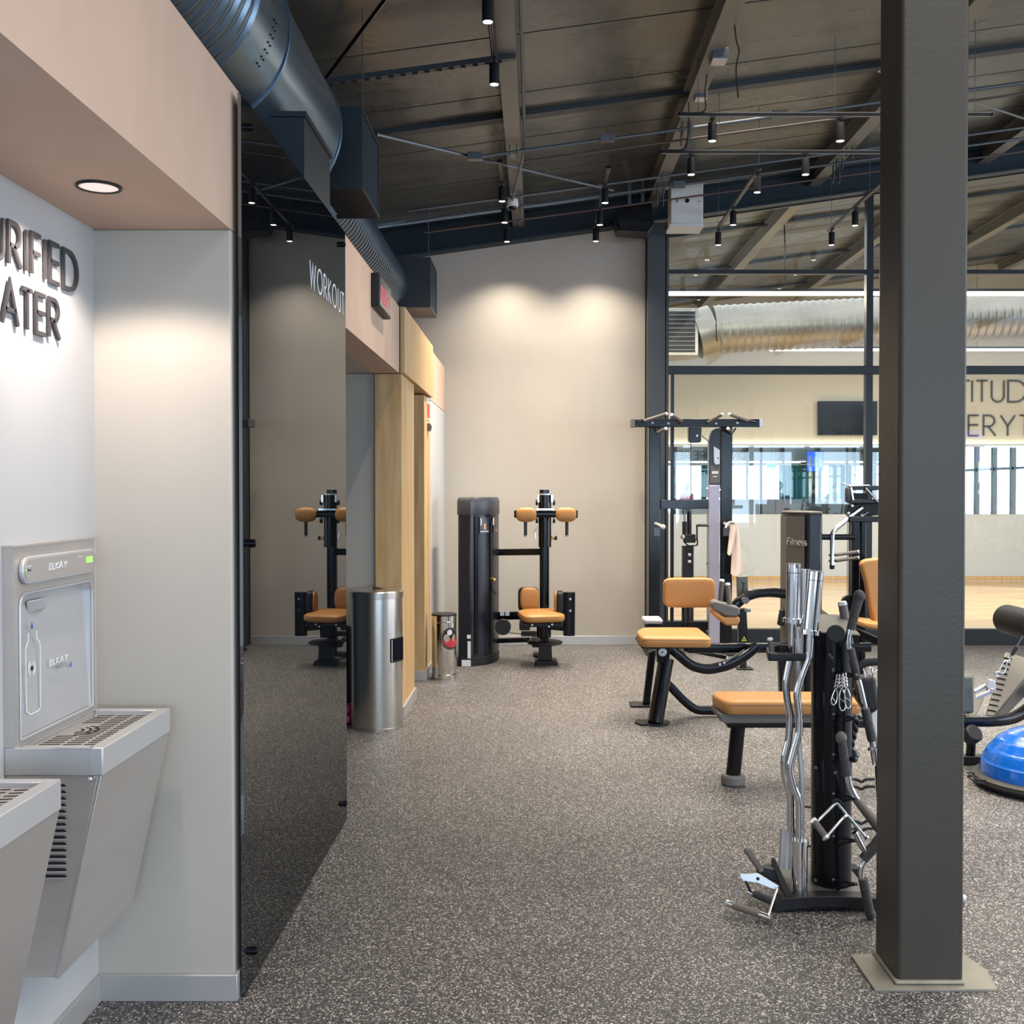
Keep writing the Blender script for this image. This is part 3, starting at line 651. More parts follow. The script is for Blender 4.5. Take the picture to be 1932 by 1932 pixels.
# downlight in the niche soffit
dl = thing('recessed_downlight', 'round recessed downlight with black ring in the niche soffit', 'lamp', (-1.093, 2.66, ZS))
MB().lathe((-1.093, 2.66, ZS), [(.047, -.001), (.054, -.001), (.054, -.006), (.047, -.006), (.047, -.001)], 32).build('trim_ring', M['black_m'], dl)
MB().lathe((-1.093, 2.66, ZS), [(1e-6, -.0035), (.047, -.003), (.047, -.001)], 32).build('lens', vary(mat('lamp_lens', (.9, .8, .75), .3, emit=(1, .82, .75), es=.4), (60, 60, 60), (.9, .8, .75), (1, .95, .9)), dl)
spot('downlight_beam', (-1.093, 2.66, ZS-.01), (-1.10, 2.66, 0), 26, math.radians(136), .35, (1, .86, .74), .04)
# black glass sign panel
gp = thing('glass_sign_panel', 'tall reflective black glass panel marked workout, held off the grey pier', 'sign', (-.865, 3.95, .006))
XG = -.862; gy0, gy1 = 3.112, 4.80
bx('glass_sheet', M['darkglass'], (XG-.010, gy0, .006), (XG, gy1, 2.66), gp)
for (yy, zz) in ((3.19, 2.585), (3.19, 1.34), (3.19, .105), (4.70, 2.585), (4.70, .105), (4.70, 1.34)):
    if yy > 4 and zz == 1.34: continue
    st = MB().cyl((XF, yy, zz), (XG+.016, yy, zz), .0125, None, 20).build('standoff', M['black'], gp, .001)
    MB().cyl((XG+.0165, yy, zz), (XG+.019, yy, zz), .009, None, 20).build('cap', M['black'], st)
text('WORKOUT', (XG+.0002, 4.045, 2.281), (0, 1, 0), (0, 0, 1), .094, .10, .0015, .36, 0, 1, gp, M['letterw'])
# dark box above the pier
bb = thing('bulkhead_box', 'plain dark sheet box on top of the bulkhead, below the big duct', 'box', (-1.05, 4.3, ZT))
bx('body', M['ductbox'], (-1.25, 4.2, ZT), (-.915, 4.72, 2.97), bb)
bx('lid', M['ductbox'], (-1.26, 4.19, 2.97), (-.905, 4.73, 2.99), bb)
# round duct, three shrinking runs and two outlet boxes
DC = Vector((-1.3, 0, 3.23))
du = thing('round_duct', 'large round dark metal air duct running above the left joinery', 'duct', (-1.3, 5, 3.23))
m = MB(); ribduct(m, (DC.x, 1.5, DC.z), (DC.x, 3.62, DC.z), .368, .075, .010); m.build('ribbed_tube', M['duct'], du, angle=60, label='ribbed large section')
MB().tube([(DC.x, 3.62, DC.z), (DC.x, 4.02, DC.z)], .37, 56).build('smooth_collar', M['duct'], du)
MB().tube([(DC.x, 4.02, DC.z), (DC.x, 5.10, DC.z)], .364, 56).build('smooth_tube', M['duct'], du)
for (yy, rr) in ((3.61, .378), (4.02, .378), (5.10, .372)): MB().tube([(DC.x, yy-.012, DC.z), (DC.x, yy+.012, DC.z)], rr, 56).build('flange', M['duct'], du, .003)
m = MB()
for i in range(7):
    for j in range(2):
        a = .15+.075*i; m.sphere((DC.x+.371*math.cos(a), 3.80+j*.03, DC.z-.371*math.sin(a)), .004, 6, 4)
m.build('rivets', M['near_black'], du, kind='stuff')
m = MB(); ribduct(m, (DC.x, 5.11, DC.z), (DC.x, 5.9, DC.z), .275, .032, .007, 56); m.build('ribbed_tube', M['duct'], du, angle=60, label='ribbed middle section')
m = MB(); ribduct(m, (DC.x, 5.9, DC.z), (DC.x, 8.95, DC.z), .215, .072, .006, 48); m.build('ribbed_tube', M['duct'], du, angle=60, label='ribbed narrow section')
for k, (ya, yb, lab) in enumerate(((5.42, 6.0, 'large dark outlet box with grille on the side of the round duct'), (8.9, 9.45, 'far smaller looking dark outlet box at the end of the round duct'))):
    t = thing('duct_outlet', lab, 'air outlet', (-1.0, (ya+yb)/2, 3.03), 'duct outlet boxes')
    bx('box', M['ductbox'], (-1.12 if k == 0 else -1.5, ya, 3.03), (-.905, yb, 3.45), t)
    fr = MB(); x = -.905
    fr.box((x, ya, 3.03), (x+.02, yb, 3.048)).box((x, ya, 3.432), (x+.02, yb, 3.45)).box((x, ya, 3.048), (x+.02, ya+.02, 3.432)).box((x, yb-.02, 3.048), (x+.02, yb, 3.432))
    fr.build('frame', M['ductbox'], t)
    for j in range(9):
        yy = ya+.04+(yb-ya-.08)*j/8; bx('vane', M['conduit'], (x+.001, yy, 3.048), (x+.014, yy+.008, 3.432), t)
    MB().cyl((-.93, (ya+yb)/2, 3.45), (-.93, (ya+yb)/2, rz(-.93)-.02), .003, None, 6).build('hanger_rod', M['conduit'], t)
# clock
ck = thing('wall_clock', 'black digital wall clock with red digits on the peach bulkhead', 'clock', (XF, 5.94, 2.49))
bx('case', M['black_m'], (XF, 5.72, 2.49), (XF+.046, 6.17, 2.672), ck, .006)
bx('seam', M['near_black'], (XF+.018, 5.719, 2.489), (XF+.021, 6.171, 2.50), ck)
bx('face', mat('clock_face', (.05, .055, .065), .2), (XF+.046, 5.735, 2.503), (XF+.0475, 6.155, 2.66), ck)
SEG = {'0': 'abcdef', '5': 'acdfg', '2': 'abdeg', '1': 'bc', '8': 'abcdefg'}
yy = 5.765
for ch in '0:05:21':
    m = MB(); xx = XF+.0478; w_, h_, z0 = .045, .085, 2.525; tk = .009
    if ch == ':':
        for q in (.03, .06): m.box((xx, yy, z0+q-.005), (xx+.001, yy+.009, z0+q+.005))
        m.build('colon', M['redled'], ck); yy += .022; continue
    D = {'a': (0, h_-tk, w_, h_), 'd': (0, 0, w_, tk), 'g': (0, h_/2-tk/2, w_, h_/2+tk/2), 'f': (0, h_/2, tk, h_), 'b': (w_-tk, h_/2, w_, h_), 'e': (0, 0, tk, h_/2), 'c': (w_-tk, 0, w_, h_/2)}
    for s_ in SEG[ch]: a_, b_, c_, d_ = D[s_]; m.box((xx, yy+a_, z0+b_), (xx+.001, yy+c_, z0+d_))
    m.build('digit', M['redled'], ck); yy += .062
# notice and switch on the far oak post
ns = thing('notice_plate', 'small red and white notice on the far oak post', 'sign', (XO, 8.6, 2.06))
bx('plate', M['letterw'], (XO-.012, 8.50, 2.07), (XO-.008, 8.70, 2.25), ns); bx('red_field', M['red'], (XO-.008, 8.51, 2.085), (XO-.0065, 8.69, 2.20), ns)
sw = thing('call_point', 'small grey box under the red notice on the oak post', 'switch', (XO, 8.6, 1.98))
bx('housing', M['greyp'], (XO-.012, 8.55, 1.98), (XO+.012, 8.64, 2.04), sw, .003); bx('button', M['black_m'], (XO+.012, 8.58, 1.995), (XO+.018, 8.61, 2.025), sw)
# wipe dispenser bin
def bin_tall():
    c = Vector((-1.012, 6.71, 0)); r = .162; H = .885
    t = thing('wipe_dispenser_bin', 'tall brushed steel bin with black side opening beside the oak post', 'bin', c)
    # body with a real opening facing the room
    m = MB(); seg = 72; a0, a1 = -.86, -.02; zs = [0, .02, .428, .572, .82, .828]
    ins = lambda a: a0 <= (a if a <= PI else a-2*PI) <= a1
    for k in range(len(zs)-1):
        for j in range(seg):
            a = 2*PI*j/seg; b = 2*PI*(j+1)/seg
            if zs[k] == .428 and ins(a+.01) and ins(b-.01): continue
            q = lambda an, z: (c.x+r*math.cos(an), c.y+r*math.sin(an), z)
            m.add([q(a, zs[k]), q(b, zs[k]), q(b, zs[k+1]), q(a, zs[k+1])], [(0, 1, 2, 3)])
    m.build('body', M['steel'], t, angle=50)
    MB().lathe(c, [(r+.004, .0), (r+.004, .016), (r, .018)], 64).build('base_ring', M['steel'], t)
    MB().lathe(c, [(r, .822), (r+.005, .824), (r+.006, .862), (r+.001, .868), (.05, .876), (.046, .872), (.0001, .870)], 64).build('lid', M['steel'], t)
    MB().lathe(c, [(.04, .8755), (.022, .883), (.0001, .883)], 24).build('wipe_port', M['black_m'], t)
    m = MB()
    n = 14; A = [a0+(a1-a0)*i/n for i in range(n+1)]
    o = [(c.x+(r-.002)*math.cos(a), c.y+(r-.002)*math.sin(a)) for a in A]; i_ = [(c.x+(r-.10)*math.cos(a), c.y+(r-.10)*math.sin(a)) for a in A]
    for (za, zb, p, q) in ((.428, .428, o, i_), (.572, .572, o, i_)):
        m.add([(x, y, za) for x, y in p]+[(x, y, zb) for x, y in q], [(k, k+1, n+2+k, n+1+k) for k in range(n)])
    m.add([(x, y, .428) for x, y in i_]+[(x, y, .572) for x, y in i_], [(k, k+1, n+2+k, n+1+k) for k in range(n)])
    for e in (0, n): m.add([(*o[e], .428), (*i_[e], .428), (*i_[e], .572), (*o[e], .572)], [(0, 1, 2, 3)])
    m.build('chute', M['black_m'], t)
    m = MB(); fr = [(c.x+(r+.002)*math.cos(a), c.y+(r+.002)*math.sin(a)) for a in A]
    loop = [(x, y, .428) for x, y in fr] + [(*fr[-1], .572)] + [(x, y, .572) for x, y in fr[::-1][1:]] + [(*fr[0], .428)]
    m.tube(loop, .004, 6); m.build('opening_trim', M['black'], t)
    bx('lock', M['black_m'], (c.x-.03, c.y-r-.004, .60), (c.x-.02, c.y-r+.002, .61), t)
bin_tall()
c = FL(838, 1279); c.z = 0; r = .098
t = thing('pedal_bin', 'small polished steel bin with black lid and round red sticker', 'bin', c)
MB().lathe(c, [(r+.002, 0), (r+.002, .035), (r-.001, .04), (r-.001, .075), (r, .078), (r, .45), (r+.002, .453), (r+.002, .457), (r, .46), (r, .505)], 48).build('body', M['polish'], t, angle=25)
MB().lathe(c, [(r+.003, .503), (r+.003, .514), (r-.004, .518), (.0001, .519)], 48).build('lid', M['black_m'], t)
def disc_on_cyl(a0, z0, rad, rr, mm, nm, sub, th=0, th1=2*PI):
    m = MB(); vs = [(c.x+rr*math.cos(a0), c.y+rr*math.sin(a0), z0)]; n = 32
    for i in range(n+1):
        b = th+(th1-th)*i/n; aa = a0+rad*math.cos(b)/r; vs.append((c.x+rr*math.cos(aa), c.y+rr*math.sin(aa), z0+rad*math.sin(b)))
    m.add(vs, [(0, i+1, i+2) for i in range(n)]); return m.build(nm, mm, sub, flat=True)
a0 = -.88
st = disc_on_cyl(a0, .325, .088, r+.0015, M['black'], 'sticker', t)
disc_on_cyl(a0, .325, .080, r+.0022, M['greyprint'], 'ring_print', st); disc_on_cyl(a0, .325, .076, r+.0030, M['near_black'], 'dark_print', st)
disc_on_cyl(a0, .325, .070, r+.0038, M['red'], 'red_print', st, PI, 2*PI+.3)
disc_on_cyl(a0-.15, .375, .022, r+.0045, M['letterw'], 'white_print', st)
# things on the floor of the recess, half hidden by the tall bin
pk = thing('foam_block', 'pink foam block on the recess floor, left of the tall bin', 'foam block', (-1.0, 5.95, 0), 'pink blocks')
for k, (zz, dx) in enumerate(((0, 0), (.062, -.012))):
    t = thing('foam_block', ['lower pink foam block on the recess floor left of the tall bin', 'upper pink foam block stacked left of the tall bin'][k], 'foam block', (-.985+dx, 6.6, zz), 'pink foam blocks')
    x0 = -1.235+dx
    pad(MB(), (x0, 6.84, zz+.031), .10, .17, .058, p=6, q=5).build('block', M['pink'], t)
bpy.data.objects.remove(pk)
t = thing('foam_roller', 'black foam roller standing in the recess left of the tall bin', 'foam roller', (-1.25, 6.93, .0))
MB().lathe((-1.26, 6.885, 0), [(.03, .62), (.03, .60), (.001, .60)][::-1]+[(.055, .61), (.06, .60), (.06, .02), (.055, .01), (.001, .01)], 28).build('roller', M['black_m'], t)
# ============================================================ CEILING EQUIPMENT
ZTK = 3.955
def track(nm_lab, a, b, wires):
    t = thing('light_track', nm_lab, 'light track', a, 'black lighting tracks')
    a, b = Vector(a), Vector(b)
    m = MB().bar([a, b], .034, .022, up=(0, 0, 1)); m.build('rail', M['black_m'], t)
    d = (b-a).normalized(); sdv = d.cross(Vector((0, 0, 1)))*.006
    for s_ in (-1, 1): MB().bar([a+sdv*s_-Vector((0, 0, .0115)), b+sdv*s_-Vector((0, 0, .0115))], .002, .002, up=(0, 0, 1)).build('conductor', M['alu'], t)
    for f_ in wires:
        p = a.lerp(b, f_); MB().cyl(p+Vector((0, 0, .011)), (p.x, p.y, rz(p.x)-.01), .0025, None, 6).build('suspension_wire', M['conduit'], t)
    for e, s_ in ((a, -1), (b, 1)): MB().bar([e, e+d*s_*.01], .036, .026, up=(0, 0, 1)).build('end_cap', M['black'], t)
    return t
XT1, XT2 = -.272, .548
track('black track hung lengthwise under the near left roof beam', (-.238, 4.5, ZTK), (-.238, 6.3, ZTK), (.3, .9))
track('black track hung lengthwise left of the ceiling camera', (XT1, 7.95, ZTK), (XT1, 9.95, ZTK), (.1, .9))
track('black track hung lengthwise between ceiling camera and speaker', (XT2, 8.1, ZTK), (XT2, 9.95, ZTK), (.05, .9))
track('near crosswise black track passing behind the top of the grey column', (.94, 7.0, ZTK+.01), (2.98, 7.0, ZTK+.01), (.06, .5, .95))
track('crosswise black track just below and behind the near crosswise one', (.91, 7.74, ZTK), (3.0, 7.74, ZTK), (.2, .8))
track('lengthwise black track receding between white box and column', (1.70, 8.1, ZTK), (1.70, 10.05, ZTK), (.02, .95))
track('lengthwise black track receding beside the grey column', (2.76, 8.3, ZTK), (2.76, 10.05, ZTK), (.3, .95))
LS = [(-.238, 5.23, 'nearest spotlight at the top edge of the picture, lit, under the left beam', 0),
 (-.238, 6.03, 'second spotlight from the top edge, under the near left beam', 0),
 (XT1, 8.45, 'first lamp on the track left of the ceiling camera', 1),
 (XT1, 9.12, 'middle lamp on the track left of the ceiling camera', 1),
 (XT1, 9.82, 'last lamp on the left track, washing the back wall', 2),
 (XT2, 8.50, 'first lamp on the track left of the black speaker', 1),
 (XT2, 9.20, 'middle lamp on the track left of the black speaker', 1),
 (XT2, 9.80, 'last lamp beside the black speaker, washing the back wall', 2),
 (1.155, 7.0, 'left lamp of the near crosswise track', 0), (1.995, 7.0, 'lamp of the near crosswise track nearest the grey column', 0),
 (1.125, 7.74, 'left lamp of the farther crosswise track, above the white box', 0), (1.955, 7.74, 'right lamp of the farther crosswise track', 0),
 (1.70, 8.20, 'near lamp of the receding track right of the white box', 0), (1.70, 9.20, 'middle lamp of the receding track right of the white box', 0), (1.70, 9.95, 'far lamp of the receding track right of the white box', 3),
 (2.76, 8.45, 'near lamp of the receding track partly behind the grey column', 0), (2.76, 9.22, 'middle lamp of the receding track beside the grey column', 0), (2.76, 9.95, 'far lamp of the receding track beside the grey column', 3)]
def can(x, y, lab):
    t = thing('track_spotlight', lab, 'spotlight', (x, y, 3.79), 'black cylindrical track spotlights')
    MB().lathe((x, y, 3.79), [(.0235, .004), (.0285, 0), (.0285, .115), (.026, .12), (.0001, .12)], 24).build('housing', M['black_m'], t)
    MB().lathe((x, y, 3.79), [(.0001, .003), (.0235, .003)], 24).build('lens', M['led'], t)
    MB().cyl((x, y, 3.91), (x, y, 3.935), .007, None, 10).build('stem', M['black_m'], t)
    bx('adapter', M['black_m'], (x-.014, y-.03, 3.928), (x+.014, y+.03, 3.944), t)
    return t
c0 = None
for (x, y, lab, k) in LS:
    if c0 is None: c0 = can(x, y, lab); o = c0
    else: o = copy_tree(c0); o.location = (x, y, 3.79); o['label'] = lab
    pw = {0: 50, 1: 100, 2: 58, 3: 14}[k]
    spot('spot_beam', (x, y, 3.786), (x, y+(.02 if k == 2 else 0), 0), pw*1.1, math.radians(122 if k == 2 else 104 if k == 1 else 84), .85 if k == 2 else .8, (1, .88, .72), .02)
# conduits following the roof slope
def cond(lab, y, x0, x1, dz, r=.012, mm='conduit', boxes=()):
    t = thing('conduit_run', lab, 'conduit', (x0, y, rz(x0)+dz), 'pipes across the ceiling')
    MB().tube([(x0, y, rz(x0)+dz), (x1, y, rz(x1)+dz)], r, 8).build('pipe', M[mm], t)
    for xb in boxes: bx('junction_box', M['conduit'], (xb-.055, y-.03, rz(xb)+dz-.022), (xb+.055, y+.03, rz(xb)+dz+.03), t, .003)
    for xb in (-.17, 1.10, 2.66):
        if x0 < xb < x1: MB().box((xb-.03, y-.02, rz(xb)+dz-.05), (xb-.022, y+.02, rz(xb)-.165)).box((xb+.022, y-.02, rz(xb)+dz-.05), (xb+.03, y+.02, rz(xb)-.165)).build('beam_clamp', M['conduit'], t)
cond('upper metal conduit with junction boxes crossing under the beams', 7.82, -.50, 6.5, -.215, .012, 'conduit', (-.45, .52, 1.78))
cond('thin red primed pipe just below the upper conduit', 7.9, -.09, 6.0, -.27, .009, 'rustpipe')
cond('metal conduit crossing in front of the rafter, higher of the pair', 9.05, -1.1, 6.5, -.20, .012, 'conduit')
cond('metal conduit crossing in front of the rafter, lower of the pair', 9.35, -1.15, 6.5, -.21, .012, 'conduit', (1.25,))
cond('thin red primed pipe below the lower conduits', 9.45, -1.0, 6.0, -.30, .008, 'rustpipe')
def brace(lab, a, b, r, mm): tag(MB().tube([a, b], r, 8).build('tie_rod', M[mm], None), lab, 'tie rod', 'diagonal tie rods')
brace('pale tie rod slanting from the big duct outlet to the middle track', (-1.08, 7.2, rz(-1.08)-.17), (.66, 9.2, rz(.66)-.22), .012, 'conduit')
brace('dark tie rod rising from the duct to the top picture edge', (-1.26, 6.36, rz(-1.26)-.1), (-.42, 4.7, rz(-.42)-.18), .011, 'black')
brace('dark tie rod high up behind the column on the right', (2.3, 7.2, rz(2.3)-.20), (4.9, 9.6, rz(4.9)-.2), .009, 'beam')
stt = thing('strut_channel', 'perforated metal channel between duct and near left beam', 'channel', (-1.35, 6.2, 3.9), None)
MB().hexa([(-1.35,6.18,rz(-1.35)-.20),(-.12,6.18,rz(-.12)-.20),(-.12,6.22,rz(-.12)-.20),(-1.35,6.22,rz(-1.35)-.20),(-1.35,6.18,rz(-1.35)-.17),(-.12,6.18,rz(-.12)-.17),(-.12,6.22,rz(-.12)-.17),(-1.35,6.22,rz(-1.35)-.17)]).build('channel', M['purlin'], stt)
for i in range(16):
    xx = -1.28+i*.07; bx('slot', M['near_black'], (xx, 6.192, rz(xx)-.2045), (xx+.03, 6.208, rz(xx)-.198), stt)
# wires looping down near the second beam
def cable(lab, pts, r=.005): tag(MB().tube(pts, r, 6, fillet=.12).build('hanging_cable', M['black_m'], None), lab, 'cable', 'loose ceiling cables')
cable('black cable hanging in a curve from the second roof beam', [(1.14, 6.2, rz(1.14)-.005), (1.15, 6.2, rz(1.1)-.16), P(1390, 80, 6.2), P(1396, 95, 6.2), P(1388, 125, 6.2), P(1393, 185, 6.2)])
cable('black cable looping from the beam box down to the near crosswise track', [P(1338, 110, 6.9), P(1329, 180, 6.95), P(1334, 212, 6.98), P(1300, 214, 6.99)])
cable('black cable looping down to the farther crosswise track', [P(1300, 185, 7.4), P(1298, 255, 7.6), P(1294, 284, 7.7), P(1262, 283, 7.73)])
cable('black cable hanging straight down behind the upper studio glass', [(P(1480, 400, 12.5).x, 12.5, rz(2.9)-.0), P(1481, 460, 12.5), P(1480, 520, 12.5), P(1483, 541, 12.6)], .008)
bj = thing('junction_box', 'metal box fixed to the second roof beam near the top', 'electrical box', P(1357, 105, 6.6))
q = P(1357, 105, 6.6); bx('body', M['conduit'], (q.x-.05, 6.55, q.z-.03), (q.x+.05, 6.68, q.z+.03), bj, .003); bx('cover', M['alu'], (q.x-.045, 6.56, q.z-.035), (q.x+.045, 6.67, q.z-.03), bj)
bj2 = thing('junction_box', 'smaller metal box on the beam above the crosswise tracks', 'electrical box', P(1322, 181, 7.3))
q = P(1322, 181, 7.3); bx('body', M['conduit'], (q.x-.04, 7.26, q.z-.02), (q.x+.045, 7.36, q.z+.02), bj2, .003); bx('cover', M['alu'], (q.x-.035, 7.27, q.z-.024), (q.x+.04, 7.35, q.z-.02), bj2)
cs = thing('conduit_drop', 'metal conduit running along the left beam down to the camera', 'conduit', (-.1, 7, 4))
MB().tube([(-.085, 3, rz(-.1)-.14), (-.085, 7.7, rz(-.1)-.14), (-.10, 7.9, rz(-.1)-.24), P(966, 380, 9.0)], .011, 8, fillet=.08).build('pipe', M['conduit'], cs)
# ceiling camera
q = P(967, 388, 9.0); ca = thing('dome_camera', 'small white dome camera hanging under the left roof beam', 'camera', q)
MB().lathe(q, [(.03, .06), (.045, .05), (.05, .0), (.046, -.01), (.0001, -.01)][::-1], 24).build('housing', M['white'], ca)
MB().sphere(q+Vector((0, 0, -.012)), .034, 18, 10).build('dome', M['black'], ca)
# speaker and white box
q0 = P(1160, 440, 9.75); q1 = P(1232, 385, 9.75)
spk = thing('loudspeaker', 'black loudspeaker hung beside the white box above the steel post', 'loudspeaker', q0)
m = MB().prism([(q0.x+.015, 9.6, q0.z-.01), (q1.x-.06, 9.6, q0.z-.03), (q1.x, 9.65, q0.z+.06), (q1.x-.02, 9.7, q1.z+.02), (q0.x+.02, 9.7, q1.z-.03), (q0.x-.005, 9.65, q0.z+.1)], (0, .26, 0))
m.build('cabinet', M['black_m'], spk, .008); MB().prism([(q0.x+.03, 9.596, q0.z), (q1.x-.07, 9.596, q0.z-.015), (q1.x-.02, 9.64, q0.z+.07), (q0.x+.03, 9.64, q0.z+.11)], (0, -.004, 0)).build('grille', M['near_black'], spk)
MB().box((q0.x+.12, 9.75, q1.z-.05), (q0.x+.15, 9.78, rz(q0.x)-.0)).box((q0.x+.24, 9.75, q1.z-.05), (q0.x+.27, 9.78, rz(q0.x)+.02)).build('bracket', M['conduit'], spk)
q0 = P(1266, 427, 9.6); q1 = P(1327, 345, 9.6)
wb = thing('white_wall_box', 'white metal box with a round hole hung above the steel post', 'electrical box', q0)
bx('case', M['white'], (q0.x, 9.6, q0.z+.02), (q1.x, 9.85, q1.z), wb, .006); bx('base_plate', M['white'], (q0.x-.015, 9.59, q0.z-.005), (q1.x+.002, 9.86, q0.z+.018), wb)
MB().cyl(((q0.x+q1.x)/2, 9.596, q1.z-.16), ((q0.x+q1.x)/2, 9.60, q1.z-.16), .02, None, 16).build('lens', M['black'], wb)
bx('latch', M['greyp'], (q0.x+.05, 9.594, q1.z-.18), (q0.x+.06, 9.6, q1.z-.145), wb); bx('slot', M['greyp'], (q1.x-.05, 9.596, q1.z-.17), (q1.x-.02, 9.6, q1.z-.165), wb)
# ============================================================ FOREGROUND COLUMN
co = thing('steel_column', 'square olive grey steel column standing in the right foreground', 'column', (1.195, 3.28, 0))
co['kind'] = 'structure'
MB().box((1.088, 3.178, .006), (1.291, 3.385, 4.35)).build('shaft', M['colsteel'], co, .014, 4)
bpq = [FL(1605, 1806), FL(1650, 1872), FL(1886, 1876), FL(1862, 1835), FL(1832, 1806)]
y0, y1 = bpq[1].y, bpq[0].y
MB().prism([(bpq[0].x, y1, 0), (bpq[1].x, y0, 0), (bpq[2].x, y0, 0), (bpq[3].x, bpq[3].y, 0), (1.37, 3.40, 0), (1.33, y1+.03, 0)], (0, 0, .010)).build('base_plate', M['baseplate'], co, .002)
MB().box((1.08, 3.165, .010), (1.291, 3.395, .022)).build('weld_bead', M['baseplate'], co, .006)
# ============================================================ GYM MACHINES
class K:   # works at one depth: k(px, py) is the point there, k(px, py, dy) a little behind or in front of it
    def __init__(s, Y): s.Y = Y
    def __call__(s, px, py, dy=0.0): return P(px, py, s.Y+dy)
    def n(s, px): return px*s.Y/F
def slab(mb, k, pts, y0, y1): mb.prism([P(a, b, y0) if True else 0 for a, b in pts], (0, y1-y0, 0)); return mb
def kbox(k, x0, y0, x1, y1, d0, d1): a = k(x0, y0); b = k(x1, y1); return ((a.x, k.Y+d0, a.z), (b.x, k.Y+d1, b.z))
def kb(name, m, k, x0, y0, x1, y1, d0, d1, par, bevel=0, **kw):
    a, b = kbox(k, x0, y0, x1, y1, d0, d1); return bx(name, m, a, b, par, bevel, **kw)
def tb(name, m, par, pts, r, seg=12, fillet=0, scl=None, **kw): return MB().tube(pts, r, seg, True, fillet, scl).build(name, m, par, angle=50, **kw)
def bolt(p, r, par, mm='chrome', ax=(0, -1, 0), L=.008): return MB().cyl(p, Vector(p)+Vector(ax)*L, r, r*.85, 14).build('bolt', M[mm], par)
def handgrip(name, par, a, b, r, mm='grip', cap='white'):
    a, b = Vector(a), Vector(b); g = tb(name, M[mm], par, [a, b], r, 16)
    if cap: d = (b-a).normalized(); MB().cyl(b, b+d*r*.9, r*1.12, r*.9, 16).build('end_cap', M[cap], g, .002)
    return g
# ---- 1 rotary torso machine by the back wall
k = K(9.05)
rt = thing('torso_rotation_machine', 'black torso machine with tan pads and tall weight tower by the back wall', 'exercise machine', (-.2, 9.15, 0))
plan = [(-.672, 9.02), (-.655, 9.0), (-.560, 8.99), (-.545, 9.01)]
crv = [(-.545+(t*.215)+.055*math.sin(PI*t)*.8, 9.01+.40*t-.07*math.sin(PI*t)) for t in [i/12 for i in range(1, 13)]]
planf = plan + crv + [(-.36, 9.50), (-.60, 9.52), (-.672, 9.48)]
HT = 1.44
MB().prism([(x, y, .0) for x, y in planf], (0, 0, .075)).build('tower_plinth', M['black_m'], rt, .004)
tw = MB().prism([(x+.006 if x < -.6 else x-.004, y+.006, .075) for x, y in planf], (0, 0, 1.22)).build('tower_shroud', M['navy_m'], rt, .004)
m = MB(); cc = Vector((-.50, 9.26))
rings = [(1.0, 1.29), (1.01, 1.295), (1.01, 1.40), (.985, 1.425), (.93, 1.44)]
vs = []; n = len(planf)
for (s_, z) in rings: vs += [(cc.x+(x-cc.x)*s_, cc.y+(y-cc.y)*s_, z) for x, y in planf]
m.add(vs, [(i*n+j, i*n+(j+1) % n, (i+1)*n+(j+1) % n, (i+1)*n+j) for i in range(len(rings)-1) for j in range(n)] + [tuple(range(4*n, 5*n))])
m.build('tower_cap', mat('cap_plastic', (.055, .06, .075), .4), rt, angle=30)
def onface(t, off=.0): return (-.545+t*.215+.055*math.sin(PI*t)*.8+.75*off, 9.01+.40*t-.07*math.sin(PI*t)-.66*off)
def facestrip(t0, t1, z0, z1, off, mm, nm, n=4):
    vs = []
    for i in range(n+1):
        t = t0+(t1-t0)*i/n; x, y = onface(t, off); vs += [(x, y, z0), (x, y, z1)]
    return MB().add(vs, [(2*i, 2*i+2, 2*i+3, 2*i+1) for i in range(n)]).build(nm, mm, tw, flat=True)
facestrip(.48, .56, .12, 1.24, .003, M['near_black'], 'selector_slot'); facestrip(.06, .13, .1, 1.28, .003, M['black'], 'gloss_strip')
facestrip(.17, .42, 1.13, 1.27, .003, mat('placard', (.03, .032, .06), .3), 'placard'); facestrip(.60, .93, 1.13, 1.27, .003, mat('placard_grey', (.045, .045, .055), .3), 'placard')
facestrip(.18, .41, 1.145, 1.151, .005, M['letterw'], 'title_print'); facestrip(.19, .215, 1.20, 1.26, .005, M['letterw'], 'label_print'); facestrip(.27, .33, 1.165, 1.215, .005, mat('orange_print', (.8, .35, .1), .5), 'figure_print')
facestrip(.57, .62, 1.20, 1.262, .005, M['letterw'], 'label_print'); facestrip(.70, .78, 1.15, 1.156, .005, M['letterw'], 'label_print')
x, y = onface(.52); MB().cyl((x, y, .733), (x+.03, y-.03, .733), .014, .011, 12).build('selector_knob', mat('brass', (.8, .5, .2), .3, .8), rt)
tb('selector_cord', M['black'], rt, [(x+.005, y-.005, .70), (x+.012, y-.012, .63), (x+.03, y-.02, .62), (x+.045, y-.02, .605)], .006, 8, .02)
kb('warning_sticker', M['letterw'], k, 872, 1243, 889, 1255, -.062, -.058, rt); kb('warning_sticker', M['letterw'], k, 883, 1208, 889, 1240, -.062, -.058, rt); kb('warning_sticker', M['letterw'], k, 882, 1196, 889, 1203, -.062, -.058, rt)
